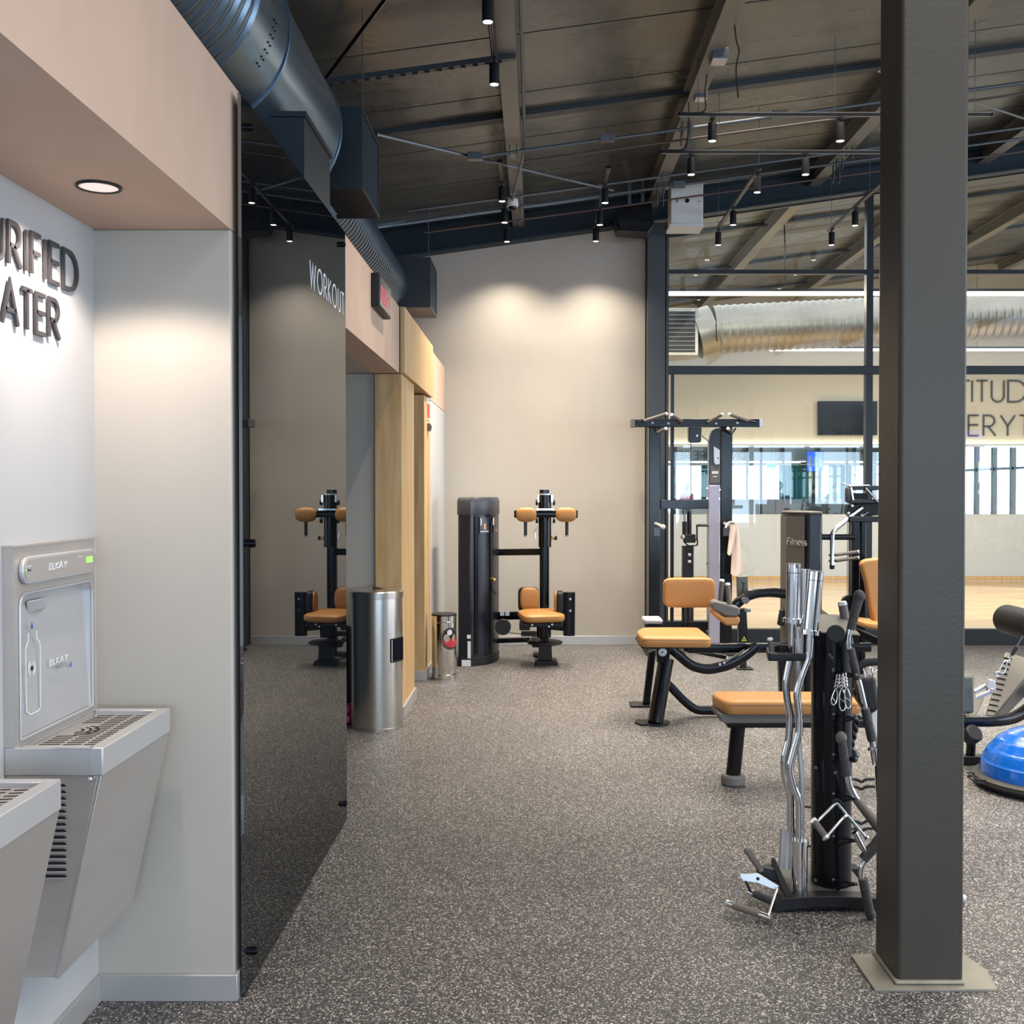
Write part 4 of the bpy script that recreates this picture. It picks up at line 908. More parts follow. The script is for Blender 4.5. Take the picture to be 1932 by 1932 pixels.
# links from tower to mast
MB().bar([k(938, 1042, .35), k(1019, 1041, .28)], .05, .058, rc=.012).build('upper_link', M['black'], rt)
MB().bar([k(938, 1162, .35), k(985, 1161, .25)], .05, .07, rc=.012).build('lower_link', M['black'], rt)
kb('link_sticker', M['alu'], k, 942, 1158, 950, 1167, .20, .222, rt); kb('link_sticker', M['alu'], k, 952, 1159, 960, 1167, .20, .222, rt)
tb('floor_link', M['black'], rt, [k(938, 1209, .3), k(1000, 1207, .2)], .022, 12)
MB().lathe(k(949, 1183, .1), [(.02, -.03), (.066, -.03), (.068, -.022), (.058, -.012), (.058, .012), (.068, .022), (.066, .03), (.02, .03)], 28, 'Y').build('cable_pulley', M['black_m'], rt)
tb('cable', M['black'], rt, [k(950, 1192, .1), k(1010, 1200, .1)], .003, 6)
# mast, sleeve and chest pads
MB().bar([k(1027, 1236, .25), k(1027, 924, .25)], .085, .085, rc=.02, up=(0, 1, 0)).build('mast', M['black'], rt)
MB().oval([k(1028, 1032, .2), k(1028, 934, .2)], .112, .112, 24).build('sleeve', M['black'], rt)
MB().oval([k(1028, 934, .2), k(1028, 931, .2)], .116, .116, 24).build('sleeve_ring', M['alu'], rt)
MB().bar([k(970, 970, .12), k(1090, 970, .12)], .05, .058, rc=.01).build('crossbar', M['black'], rt)
kb('clamp_plate', M['chrome'], k, 1013, 960, 1045, 963, .07, .2, rt)
for s_ in (-1, 1):
    cx_ = 1030.5 + s_*37.5
    c_ = k(cx_, 971, .05); pad(MB(), c_, k.n(39), .09, k.n(28), p=4.5, q=2.8).build('chest_pad', M['leather'], rt)
    kb('end_plug', M['black_m'], k, cx_+s_*19-3, 963, cx_+s_*19+4, 978, .09, .15, rt, .008)
    gx = 1029.5+s_*39.0 + (1 if s_ > 0 else 1)
    handgrip('hand_grip', rt, k(gx, 984, .08), k(gx, 1010, .08), .0145, 'rub', 'alu')
    for yy in (948, 982): MB().cyl(k(1029+s_*14, yy, .2), k(1029+s_*18.5, yy, .2), .026, .022, 12).build('knob', M['black_m'], rt)
    kb('latch', M['chrome'], k, 1029+s_*13-1.5, 934, 1029+s_*13+1.5, 948, .15, .17, rt)
MB().cyl(k(1040, 1015, .2), k(1046, 1015, .2), .016, None, 12).build('pin_collar', mat('brass_pin', (.8, .5, .2), .3, .8), rt); MB().cyl(k(1046, 1015, .2), k(1051, 1015, .2), .018, None, 12).build('pin_knob', M['black_m'], rt)
tb('lever', M['chrome'], rt, [k(1014, 995, .15), k(1008, 1003, .15), k(1010, 1016, .15)], .007, 8, .01)
# seat unit
sx = k(1021, 1160).x
def seatpad(z0=.40):
    m = MB(); pts = [(978, 1150), (1062, 1150)]
    a = P(980, 1150, 9.2).x; b = P(1064, 1150, 8.85).x
    return a, b
a_ = k(980, 1150).x; b_ = k(1062, 1150).x
Mx = Rm('Z', 12)
pad(MB(), ((a_+b_)/2, 9.02, .432), b_-a_, .36, .095, Mx @ Rm('X', 3), p=5, q=3).build('seat_pad', M['leather'], rt)
pad(MB(), k(999, 1130, .12), k.n(37), .075, k.n(45), Rm('Z', 8), p=5, q=3).build('hip_pad', M['leather'], rt)
pad(MB(), k(997, 1131, .16), k.n(40), .05, k.n(48), Rm('Z', 8), p=6, q=5).build('hip_pad_shell', M['black_m'], rt)
pad(MB(), k(1050, 1137, -.02), k.n(10), .15, k.n(44), p=5, q=3).build('knee_pad', M['leather'], rt)
pad(MB(), k(1056, 1138, -.02), k.n(14), .17, k.n(47), p=6, q=5).build('knee_pad_shell', M['black_m'], rt)
MB().bar([k(1074, 1117, -.05), k(1073.5, 1199, -.05)], .07, .10, rc=.02, up=(1, 0, 0)).build('side_arm', M['black'], rt)
MB().bar([k(1035, 1182, -.0), k(1068, 1185, -.03)], .05, .05, rc=.01).build('arm_bracket', M['black_m'], rt)
for yy in (1130, 1152): bolt(k(1076, yy, -.086), .012, rt)
kb('seat_carriage', M['black_m'], k, 980, 1172, 1062, 1180, -.12, .16, rt, .008); kb('seat_carriage', M['black_m'], k, 980, 1180, 1000, 1188, -.05, .1, rt, .008)
MB().oval([k(1026, 1176), k(1026, 1202)], .125, .11, 20).build('swivel_post', M['black'], rt)
MB().lathe(k(1028, 1212), [(.001, -.012), (.14, -.012), (.152, -.004), (.152, .006), (.13, .014), (.001, .016)], 32).build('swivel_disc', M['black_m'], rt)
kb('cam_plate', M['black_m'], k, 983, 1193, 1012, 1200, -.02, .1, rt, .006); kb('step_block', M['black_m'], k, 1004, 1218, 1018, 1225, .1, .2, rt, .004)
for (u, v) in ((1004, 1179), (1036, 1182), (1042, 1178)): bolt(k(u, v, -.125), .010, rt)
MB().prism([k(1017, 1215, -.05), k(1041, 1215, -.05), k(1041, 1225, -.05), k(1042, 1246, -.05), k(1016, 1246, -.05)], (0, .12, 0)).build('pedestal', M['black_m'], rt, .006)
MB().prism([k(1008, 1258, -.02)+Vector((0, 0, .0)), k(1053, 1258, -.02), k(1052, 1249, -.02), k(1047, 1246, -.02), k(1014, 1246, -.02), k(1009, 1249, -.02)], (0, .16, 0)).build('foot', M['black_m'], rt, .006)
kb('rear_foot', M['black_m'], k, 1002, 1218, 1018, 1226, .45, .6, rt, .004)
tb('rear_strut', M['black'], rt, [k(1027, 1234, .26), (k(1010, 1222, .5).x, 9.55, .02)], .025, 8)
# ---- 2 cable tower in front of the glass
k = K(9.7)
ct = thing('cable_tower', 'black cable tower with pull up grips in front of the studio glass', 'exercise machine', (1.45, 9.75, 0))
kb('top_beam', M['black'], k, 1196, 791, 1432, 806, -.04, .05, ct, .004)
kb('beam_end', M['greyp'], k, 1190, 790.5, 1197, 806.5, -.045, .055, ct, .003); kb('beam_end', M['alu'], k, 1431, 790.5, 1437, 806.5, -.045, .055, ct, .003)
k0 = k(1226, 806); kz = Vector((0, 0, 1))
for (x0, x1) in ((1224, 1245), (1359, 1381)):
    a, b = k(x0, 806), k(x1, 806); bx('upright', M['black'], (a.x, 9.67, .02), (b.x, 9.80, a.z), ct, .006)
    bx('foot_plate', M['black_m'], (a.x-.03, 9.55, .0), (b.x+.03, 9.95, .02), ct, .004)
kb('cross_member', M['black'], k, 1246, 943, 1359, 960, -.02, .05, ct, .004)
a, b = k(1336, 915), k(1358, 915); bx('column_cover', M['lav'], (a.x, 9.66, .02), (b.x, 9.78, a.z), ct, .01)
m = MB().prism([k(1338, 915, -.03), k(1338, 835, -.03), k(1340, 822, -.03), k(1345, 812, -.03), k(1352, 808, -.03), k(1358.5, 808, -.03), k(1358.5, 915, -.03)], (0, .1, 0)); m.build('column_head', M['black'], ct, .004)
kb('placard', M['greyp'], k, 1339, 878, 1357.5, 911, -.035, -.03, ct); kb('label_print', M['white'], k, 1342, 889, 1354, 894, -.037, -.035, ct); kb('label_print', M['alu'], k, 1344, 898, 1352, 900, -.037, -.035, ct)
MB().prism([k(1347, 842, -.06), k(1358, 849, -.06), k(1358, 876, -.06), k(1350, 877, -.06), k(1347, 872, -.06)], (0, .05, 0)).build('pulley_bracket', M['alu'], ct, .003)
bolt(k(1355, 864, -.061), .006, ct, 'near_black')
MB().prism([k(1300, 806, -.05), k(1324, 806, -.05), k(1323, 833, -.05), k(1320, 835, -.05), k(1303, 835, -.05), k(1300.5, 832, -.05)], (0, .1, 0)).build('pulley_block', M['black'], ct, .005)
bolt(k(1315, 822, -.052), .011, ct)
for (u, v) in ((1231, 798), (1261, 799), (1351, 799), (1391, 798)): bolt(k(u, v, -.042), .013, ct)
tb('cable', M['conduit'], ct, [k(1324, 822), k(1352, 846, -.03)], .004, 6); tb('cable', M['black'], ct, [k(1303.5, 835), k(1303.5, 943)], .004, 6)
def g2(a, b, dy0=-.06, dy1=-.16, **kw): return handgrip('pull_up_grip', ct, k(*a, dy0), k(*b, dy1), .015, 'grip', 'white')
g2((1216, 794), (1257, 781)); g2((1286, 795), (1268, 783)); g2((1336, 797), (1362, 782)); g2((1411, 794), (1377, 782))
g2((1241, 816), (1256, 809)); g2((1381, 817), (1374, 809))
for a_, b_ in (((1205, 796), (1216, 794)), ((1276, 799), (1287, 796)), ((1332, 799), (1337, 797)), ((1411, 794), (1426, 797)), ((1234, 808), (1242, 817)), ((1388, 808), (1381, 818))): tb('grip_stub', M['black'], ct, [k(*a_, -.03), k(*b_, -.06)], .008, 8)
for s_, (hx, hy) in ((-1, (1240, 992)), (1, (1370, 992))):
    kb('hook_bracket', M['conduit'], k, hx-7, hy+2, hx+4, hy+19, -.045, -.03, ct)
    MB().cyl(k(hx-3, hy-4, -.03), k(hx+9, hy+1, -.2), .016, None, 14).build('hook_peg', M['alu'], ct); MB().sphere(k(hx+11, hy+2, -.21), .023, 14, 8).build('peg_end', M['white'], ct)
for (u, v) in ((1334, 921), (1358, 924), (1334, 940), (1357, 941), (1334, 1063), (1357, 1070), (1334, 1190)): bolt(k(u, v, -.05), .008, ct)
# weight carriage hanging in the middle
MB().cyl(k(1291.5, 1010, .02), k(1291.5, 984, .02), .021, None, 14).build('damper', M['black_m'], ct); MB().cyl(k(1291.5, 984, .02), k(1291.5, 960, .02), .009, None, 10).build('damper_rod', M['lav'], ct)
MB().cyl(k(1300.5, 1010, .02), k(1300.5, 965, .02), .021, None, 14).build('damper', M['black'], ct)
kb('carriage', M['black_m'], k, 1290, 1008, 1312, 1024, -.02, .05, ct, .006); MB().sphere(k(1289, 1013), .025, 10, 6).build('clamp', M['chrome'], ct)
tb('crank', M['black'], ct, [k(1309, 1018, -.03), k(1316, 1018, -.03), k(1316, 1029, -.03), k(1298, 1030, -.03), k(1291, 1022, -.03)], .007, 8, .015)
tb('crank', M['black'], ct, [k(1315, 1018, -.03), k(1315, 990, -.03)], .008, 8); tb('crank_handle', M['rub'], ct, [k(1316, 991, -.03), k(1336, 991, -.03)], .013, 10)
m = k(1289, 1030); n_ = k(1309, 1030); bx('carriage_mast', M['black_m'], (m.x, 9.70, .3), (n_.x, 9.76, m.z), ct, .004); bx('mast_edge', M['conduit'], (m.x-.004, 9.71, .3), (m.x+.012, 9.77, m.z), ct)
for v in (1047, 1060): MB().sphere(k(1301, v, -.003), .017, 12, 6).build('adjust_button', M['alu'], ct)
bx('low_cross_member', M['black'], (k(1245, 1200).x, 9.68, .22), (k(1359, 1200).x, 9.78, .30), ct, .004)
# towel hanging on the right peg
tq = thing('towel', 'pale pink towel hanging over the right peg of the cable tower', 'towel', k(1376, 1030, -.12))
def drape(px0, px1, pyt, pyb, dy, nm):
    m = MB(); n = 10; r_ = 14; vs = []
    for j in range(r_+1):
        t = j/r_
        for i in range(n+1):
            s_ = i/n; a = k(px0[0]+(px1[0]-px0[0])*s_, pyt); b = k(px0[1]+(px1[1]-px0[1])*s_, pyb+3*math.sin(s_*5))
            p = a.lerp(b, t); p.y = 9.7+dy+.012*math.sin(s_*7+t*2)*(.3+t); vs.append(p)
    N = len(vs); vs += [v+Vector((0, .008, 0)) for v in vs]
    fs = [(j*(n+1)+i, j*(n+1)+i+1, (j+1)*(n+1)+i+1, (j+1)*(n+1)+i) for j in range(r_) for i in range(n)]
    m.add(vs, fs + [tuple(q+N for q in f)[::-1] for f in fs]); return m.build(nm, M['towel'], tq, angle=80)
drape((1369, 1364), (1382, 1374), 988, 1042, -.24, 'front_fold'); drape((1375, 1372), (1386, 1395), 989, 1080, -.20, 'back_fold')
m = MB(); MB_pts = [k(1368, 994, -.235), k(1372, 986, -.235), k(1378, 984, -.22), (k(1386, 990, -.2))]
m.oval([k(1369, 996, -.235), k(1372, 988, -.232), k(1378, 985, -.22), k(1384, 988, -.205), k(1385, 996, -.2)], .02, .05, 10, .02); m.build('shoulder_fold', M['towel'], tq)
# ---- 3 seated machine with tan seat and low back pad
k = K(6.95)
sm = thing('seated_machine', 'black seated machine with square tan back pad and wide tan seat', 'exercise machine', (1.0, 7.0, 0))
def cushion(mb, top, zt, th, puff=.012):   # top: plan corners (x, y); rounded cushion of thickness th
    cx_ = sum(p[0] for p in top)/len(top); cy_ = sum(p[1] for p in top)/len(top)
    c2 = []
    n = len(top)
    pts3 = [Vector((p[0], p[1], 0)) for p in top]
    loop = []
    for i in range(n):
        a, b, c = pts3[i-1], pts3[i], pts3[(i+1) % n]
        d1 = (a-b); d2 = (c-b); r_ = min(.05, d1.length*.4, d2.length*.4)
        p0 = b+d1.normalized()*r_; p2 = b+d2.normalized()*r_
        for q in range(6): t = q/5; loop.append(p0*(1-t)**2+b*2*t*(1-t)+p2*t*t)
    prof = [(.965, -th), (.99, -th+.006), (1, -th*.55), (1, -.018), (.985, -.006), (.95, 0), (.7, puff*.5), (.35, puff*.9)]
    vs = []; m_ = len(loop)
    for (s_, h) in prof: vs += [(cx_+(p.x-cx_)*s_, cy_+(p.y-cy_)*s_, zt+h) for p in loop]
    fs = [(i*m_+j, i*m_+(j+1) % m_, (i+1)*m_+(j+1) % m_, (i+1)*m_+j) for i in range(len(prof)-1) for j in range(m_)] + [tuple(range(m_))[::-1], tuple((len(prof)-1)*m_+j for j in range(m_))]
    return mb.add(vs, fs)
zs = .575
tp = [P(1200, 1196, 6.95), P(1210, 1206, 6.66), P(1342, 1206, 6.66), P(1318, 1186, 7.15), P(1212, 1186, 7.15)]
cushion(MB(), [(p.x, y_) for p, y_ in zip(tp, (6.95, 6.64, 6.62, 7.15, 7.15))], zs, .062).build('seat_pad', M['leather'], sm, angle=60)
ps = [Vector((P(1212, 1209, 6.64).x, 6.632, zs-.014)), Vector((P(1340, 1209, 6.62).x, 6.612, zs-.014))]
tb('seat_piping', M['near_black'], sm, ps, .0015, 6)
kb('seat_base', M['black_m'], K(6.70), 1210, 1216, 1300, 1224, 0, .4, sm, .008)
c_ = k(1300, 1118, .30); pad(MB(), c_, (1349-1251)*7.25/F, .075, 56*7.25/F, p=9, q=6, nv=16, nu=40).build('back_pad', M['leather'], sm)
for u in (1290, 1299): tb('pad_post', M['black'], sm, [P(u, 1130, 7.32), P(u, 1215, 7.32)], .010, 8)
# front oval leg, foot, rear leg
MB().oval([k(1257, 1243, -.1), (P(1237, 1362, 6.74).x, 6.76, .015)], .145, .10, 28, up=(1, 0, 0)).build('leg', M['black'], sm, label='broad oval front leg')
f0 = FL(1199, 1369); f1 = FL(1266, 1369)
MB().prism([(f0.x, f0.y+.06, 0), (f0.x+.03, f0.y-.01, 0), (f1.x-.03, f0.y-.02, 0), (f1.x, f0.y+.05, 0), (f1.x-.02, f0.y+.13, 0), (f0.x+.02, f0.y+.13, 0)], (0, 0, .014)).build('foot_plate', M['black_m'], sm, .003)
g0 = FL(1200, 1332); MB().bar([P(1231, 1226, 7.3), (g0.x+.07, g0.y, .015)], .05, .05, rc=.01, up=(0, 1, 0)).build('leg', M['black'], sm, label='slim rear leg')
bx('foot_plate', M['black_m'], (g0.x-.04, g0.y-.06, 0), (g0.x+.12, g0.y+.10, .014), sm, .003)
MB().prism([P(1238, 1218, 6.78), P(1266, 1218, 6.78), P(1262, 1252, 6.78), P(1240, 1250, 6.78)], (0, .06, 0)).build('pivot_plate', M['black'], sm, .004)
MB().lathe(P(1250, 1230.5, 6.765), [(.001, 0), (.024, 0), (.028, .004), (.028, .014), (.001, .014)], 24, 'Y').build('pivot_cap', M['alu'], sm); bolt(P(1250, 1230.5, 6.765), .006, sm, 'greyp')
bolt(P(1227, 1228, 6.80), .011, sm)
# frame tubes
MB().bar([k(1300, 1223, .0), k(1640, 1221, .25)], .06, .062, rc=.012).build('main_rail', M['black'], sm)
MB().bar([k(1262, 1220, -.05), k(1283, 1238, -.05), k(1303, 1256, -.05), k(1335, 1264, -.05), k(1375, 1255, -.03), k(1405, 1238, -.02), k(1428, 1218, 0)], .06, .062, .05, rc=.014).build('curved_brace', M['black'], sm)
MB().bar([k(1255, 1285, .05), k(1290, 1322, .05), k(1312, 1340, .05), k(1480, 1341, .05)], .055, .055, .06, rc=.012).build('floor_rail', M['black'], sm)
tb('link_arm', M['black'], sm, [k(1290, 1224, .15), k(1370, 1240, .15)], .016, 10); tb('link_rod', M['conduit'], sm, [k(1365, 1252, -.05), k(1405, 1226, -.05)], .006, 8)
for (u, v) in ((1372, 1241), (1358, 1253), (1366, 1250)): bolt(k(u, v, -.09), .010, sm)
kb('grey_pad', M['alu'], K(7.6), 1215, 1168, 1251, 1178, 0, .2, sm, .015); kb('pad_base', M['black_m'], K(7.62), 1219, 1178, 1250, 1215, 0, .12, sm, .004)
# padded arm with two hand grips
m = MB(); A_ = [(1343, 1139), (1350, 1133), (1367, 1132), (1395, 1145), (1397, 1155), (1392, 1165), (1368, 1164), (1344, 1150)]
MB().prism([k(u, v, -.12) for u, v in [(1343, 1138), (1350, 1133), (1396, 1146), (1397, 1158), (1390, 1165), (1368, 1163), (1343, 1148)]], (0, .13, 0)).build('pad_shell', M['greyp'], sm, .012)
MB().prism([k(u, v, -.115) for u, v in [(1343, 1149), (1368, 1164), (1396, 1163), (1397, 1172), (1392, 1181), (1370, 1181), (1345, 1160)]], (0, .12, 0)).build('thigh_pad', M['leather'], sm, .016, 3)
handgrip('hand_grip', sm, k(1359, 1134, .0), k(1362, 1097, .0), .0165, 'greyp', 'white'); handgrip('hand_grip', sm, k(1377, 1145, -.1), k(1373, 1104, -.1), .0165, 'grip', 'white')
MB().bar([k(1383, 1146, .0), k(1400, 1130, 0), k(1422, 1120, .02), k(1452, 1117, .05), k(1486, 1121, .08), k(1530, 1130, .12)], .06, .062, .08, rc=.018).build('arched_arm', M['black'], sm)
MB().cyl(k(1404, 1132, -.03), k(1407, 1133, -.1), .02, .023, 14).build('adjust_knob', M['greyp'], sm); kb('adjust_lever', M['conduit'], k, 1401, 1148, 1414, 1153, -.05, 0, sm, .003)
MB().prism([k(1392, 1088, .1), k(1411, 1087, .1), k(1412, 1124, .1), k(1393, 1130, .1)], (0, .06, 0)).build('hole_plate', M['greyp'], sm, .004)
for i in range(6): bolt(k(1403.5-i*.8, 1101+i*4.6, .098), .006, sm, 'near_black', L=.003)
bolt(k(1402, 1096, .098), .009, sm, 'conduit')
MB().prism([k(1392, 1150, .02), k(1409, 1148, .02), k(1412, 1213, .02), k(1395, 1213, .02)], (0, .06, 0)).build('upright', M['black'], sm, .006)
MB().prism([k(1399, 1209.5, .017), k(1409, 1209.5, .017), k(1404, 1200.5, .017)], (0, .002, 0)).build('warning_sign', M['yellow'], sm); MB().prism([k(1402, 1208, .015), k(1406, 1208, .015), k(1404, 1203, .015)], (0, .002, 0)).build('warning_print', M['near_black'], sm)
g1 = FL(1402, 1262); MB().bar([(g1.x, g1.y, .012), (g1.x, g1.y, .42)], .05, .06, rc=.01, up=(0, 1, 0)).build('leg', M['black_m'], sm, label='thin far leg'); bx('foot_plate', M['black_m'], (g1.x-.06, g1.y-.07, 0), (g1.x+.07, g1.y+.05, .012), sm, .003)
MB().bar([(g1.x, g1.y, .40), k(1402, 1222, .05)], .05, .05, rc=.01, up=(0, 0, 1)).build('rear_rail', M['black'], sm)
g2_ = FL(1455, 1325); MB().bar([(g2_.x, 7.1, .012), (g2_.x-.02, 7.1, .46)], .05, .07, rc=.01, up=(0, 1, 0)).build('leg', M['black'], sm, label='leg behind the flat bench')
# ---- 4 flat bench seat in front
k = K(5.35)
fb2 = thing('flat_bench', 'narrow tan topped bench on a slanting black leg with grey foot', 'bench', (1.2, 5.45, 0))
X0 = k(1349, 1320).x
cushion(MB(), [(X0, 5.45), (X0+.03, 5.24), (1.62, 5.24), (1.62, 5.50), (X0+.02, 5.52)], .452, .066, .008).build('seat_pad', M['leather'], fb2, angle=60)
tb('seat_piping', M['near_black'], fb2, [(X0+.05, 5.232, .435), (1.60, 5.232, .435)], .0013, 6)
MB().prism([(X0+.005, 5.27, .386), (1.60, 5.27, .386), (1.60, 5.27, .34), (X0+.04, 5.27, .335), (X0+.012, 5.27, .35)], (0, .22, 0)).build('seat_shell', M['greyp'], fb2, .006)
bx('seat_rail', M['black'], (X0+.06, 5.33, .30), (1.95, 5.42, .34), fb2, .006)
ft = FL(1379, 1474)
MB().oval([(k(1396, 1357).x, 5.38, .335), (ft.x, 5.38, .05)], .075, .075, 24, up=(1, 0, 0)).build('leg', M['black'], fb2)
MB().oval([(ft.x, 5.38, .0), (ft.x, 5.38, .055)], .122, .12, 28).build('foot', mat('grey_rubber_foot', (.16, .155, .145), .6), fb2, .012, 3)
MB().bar([(1.9, 5.38, .32), (1.92, 5.45, .0)], .06, .06, rc=.01, up=(1, 0, 0)).build('leg', M['black'], fb2)
# ---- 5 chest press machine on the right
k = K(7.5)
cp = thing('chest_press_machine', 'black press machine with chrome handle arm, partly behind the grey column', 'exercise machine', (2.2, 7.5, 0))
a, b, c_ = k(1480, 965), k(1510, 973), k(1543, 970)
H_ = .0
pl = [(a.x, 7.60), (a.x+.012, 7.48), (b.x, 7.36), (b.x+.02, 7.34), (c_.x-.02, 7.34), (c_.x, 7.38), (c_.x, 7.6), (c_.x-.05, 7.68), (a.x+.03, 7.68)]
MB().prism([(x, y, .02) for x, y in pl], (0, 0, a.z-.035)).build('weight_tower', M['navy_m'], cp, .01)
MB().prism([(x+.002, y-.003, a.z-.016) for x, y in pl], (0, 0, .018)).build('tower_lid', mat('lid_taupe', (.10, .09, .08), .45), cp, .006)
sp = MB().add([(a.x-.004, 7.60, .03), (a.x-.004, 7.60, a.z-.03), (a.x+.006, 7.475, a.z-.03), (b.x-.006, 7.353, a.z-.03), (b.x-.006, 7.353, .03), (a.x+.006, 7.475, .03)], [(0, 1, 2, 5), (5, 2, 3, 4)]).build('side_sheet', mat('grey_sheet', (.13, .125, .115), .4, .2), cp, flat=True)
u_ = Vector((b.x-.006-(a.x+.006), 7.353-7.475, 0)).normalized(); pt = Vector((a.x+.012, 7.470, k(1490, 1027).z))
text('Fitness', pt+Vector((0, -.006, 0)), u_, (0, 0, 1), .048, .15, .002, .17, .1, 1, cp, M['alu'], each=False, name='wordmark')
MB().bar([k(1543, 1013, .0), k(1612, 1013, .0)], .05, .042, rc=.008).build('link_bar', M['black'], cp)
for u0, u1 in ((1606, 1621), (1622, 1632)):
    a_, b_ = k(u0, 980, .05), k(u1, 980, .05); bx('mast', M['black'], (a_.x, 7.52, .02), (b_.x, 7.62, k(1600, 950).z), cp, .006)
bx('base', M['black_m'], (k(1560, 1).x, 7.45, 0), (k(1700, 1).x, 7.75, .05), cp, .01)
hp = [k(1627, 958, .0), k(1577, 997, -.02), k(1570, 1006, -.03), k(1570, 1068, -.05)]
tb('handle_arm', M['chrome'], cp, hp, .0165, 14, .04); MB().cyl(k(1570, 1066, -.05), k(1570, 1074, -.051), .018, .016, 14).build('arm_plug', M['black_m'], cp)
for (v0, v1) in ((1047, 1041), (1058, 1052)):
    handgrip('hand_grip', cp, k(1577, v0, -.05), k(1618, v1, -.05), .012, 'grip', 'white'); MB().cyl(k(1564, v0+.5, -.05), k(1577, v0, -.05), .008, None, 8).build('grip_bolt', M['black_m'], cp)
for v0, v1, nm in ((916, 925, 'top_bar'), (942, 950, 'top_bar'), (974, 985, 'shoulder_bar')):
    a_ = k(1602 if v0 < 960 else 1600, v0, -.02); b_ = k(1690, v1, -.02); bx(nm, M['black'], (a_.x, 7.46, b_.z), (b_.x, 7.52, a_.z), cp, .006)
tb('frame_tube', M['chrome'], cp, [k(1605, 920, -.05), k(1609, 943, -.05)], .010, 10); tb('frame_tube', M['chrome'], cp, [k(1633, 920, -.05), k(1660, 950, -.05)], .010, 10)
tb('frame_tube', M['chrome'], cp, [k(1588, 912, -.04), k(1604, 917, -.04), k(1640, 916, -.04)], .006, 10, .02)
kb('side_roller', M['rub'], k, 1593, 919, 1600, 948, -.06, .0, cp, .02); kb('counter_plate', M['black_m'], k, 1604, 930, 1640, 943, .02, .05, cp, .004)
MB().prism([k(1600, 952, .0), k(1660, 948, 0), k(1660, 972, 0), k(1606, 976, 0), k(1598, 968, 0)], (0, .08, 0)).build('pivot_housing', M['black_m'], cp, .006)
tb('linkage', M['chrome'], cp, [k(1612, 985, -.03), k(1638, 966, -.03)], .004, 6)
for (u, v) in ((1608, 954), (1601, 968), (1626, 972)): bolt(k(u, v, -.03), .010, cp)
for (u, v) in ((1602, 900), (1598, 996)): pass
for dx in (0, 4): tb('cable', M['near_black'], cp, [k(1599+dx, 985), k(1598+dx, 1130)], .002, 6)
bp_ = [(1624, 1064), (1631, 1056), (1655, 1053), (1720, 1053), (1722, 1090), (1705, 1190), (1660, 1186), (1648, 1172), (1641, 1145), (1634, 1100)]
MB().prism([k(u, v, -.35) for u, v in bp_], (0, .07, 0)).build('back_pad', M['leather'], cp, .025, 4)
MB().prism([k(u*.99+16, v*.97+32, -.28) for u, v in bp_], (0, .02, 0)).build('pad_backing', M['black_m'], cp)
MB().bar([k(1545, 1155, .1), k(1600, 1194, -.1)], .045, .05, rc=.008).build('diagonal_brace', M['black'], cp)
MB().bar([k(1600, 1185, -.1), k(1690, 1225, -.3)], .04, .05, rc=.008).build('seat_rail', M['black_m'], cp)
pad(MB(), k(1650, 1178, -.3), .26, .3, .06, Rm('Y', 8), p=5, q=3).build('seat_pad', M['leather'], cp)
MB().lathe(k(1602, 1137, .1), [(.02, -.02), (.055, -.02), (.055, .02), (.02, .02)], 24, 'Y').build('pulley', M['black_m'], cp)
MB().prism([k(1473, 1150), k(1481, 1150), k(1478, 1182), k(1468, 1180)], (0, .05, 0)).build('foot_lever', M['black_m'], cp, .01)
# ============================================================ ATTACHMENT RACK
k = K(3.9)
ar = thing('attachment_rack', 'black upright rack with pegs holding bars and cable attachments', 'storage rack', (1.1, 3.9, 0))
xa, xb = P(1463, 1730, 3.74).x, 1.24
m = MB(); n = 12; tp_, bt_ = [], []
for i in range(n+1):
    x = xa + (xb-xa)*i/n; tp_.append((x, 3.74, .048+.010*math.sin(PI*i/n))); bt_.append((x, 3.74, .018*math.sin(PI*i/n)))
m.prism([(xa-.008, 3.74, 0), (xa-.004, 3.74, .03), (xa+.022, 3.74, .048)] + tp_[1:] + bt_[::-1], (0, .06, 0)); m.build('base_beam', M['black_m'], ar, .003)
m = MB(); m.prism([(xa+.02, 4.04, 0), (xa+.03, 4.04, .045), (xb, 4.04, .05), (xb, 4.04, 0)], (0, .06, 0)); m.build('base_beam', M['black_m'], ar, .003)
bx('base_plate', M['greyp'], (P(1494, 1700, 3.76).x, 3.75, .045), (1.20, 4.09, .053), ar)
tilt = lambda a, b: (a, b)
cl0, cl1 = k(1532, 1400).x, k(1606, 1400).x; xc_ = (cl0+cl1)/2; wc = cl1-cl0
MB().oval([(xc_, 3.90, .05), (xc_-.002, 3.90, .985)], wc, .16, 36, up=(0, 1, 0)).build('column', M['black'], ar)
m = MB(); m.prism([(cl0-.004, 3.81, .985), (cl1+.004, 3.81, .975), (cl1-.01, 3.99, 1.025), (cl0+.02, 3.99, 1.03)], (0, 0, .006)); m.build('column_cap', M['beam'], ar, .002)
MB().box((cl0+.03, 3.985, .05), (cl1-.03, 4.0, .97)).build('back_rib', M['black_m'], ar)
MB().cyl(k(1577, 1196, -.13), k(1577, 1196, -.09), .0325, .0325, 28).build('round_knob', M['black_m'], ar, .004)
for (u, v) in ((1565, 1235), (1569, 1240), (1571, 1262), (1575, 1457), (1539, 1448), (1538, 1660)): bolt(k(u, v, -.085), .006, ar, 'conduit')
MB().bar([k(1452, 1240, -.12), k(1535, 1240, -.1)], .012, .027, rc=.003).build('bar_holder', M['black_m'], ar)
MB().bar([k(1452, 1240, -.12), k(1449, 1228, .05), k(1470, 1222, .08), k(1535, 1226, .05)], .012, .026, rc=.003).build('bar_holder', M['black_m'], ar)
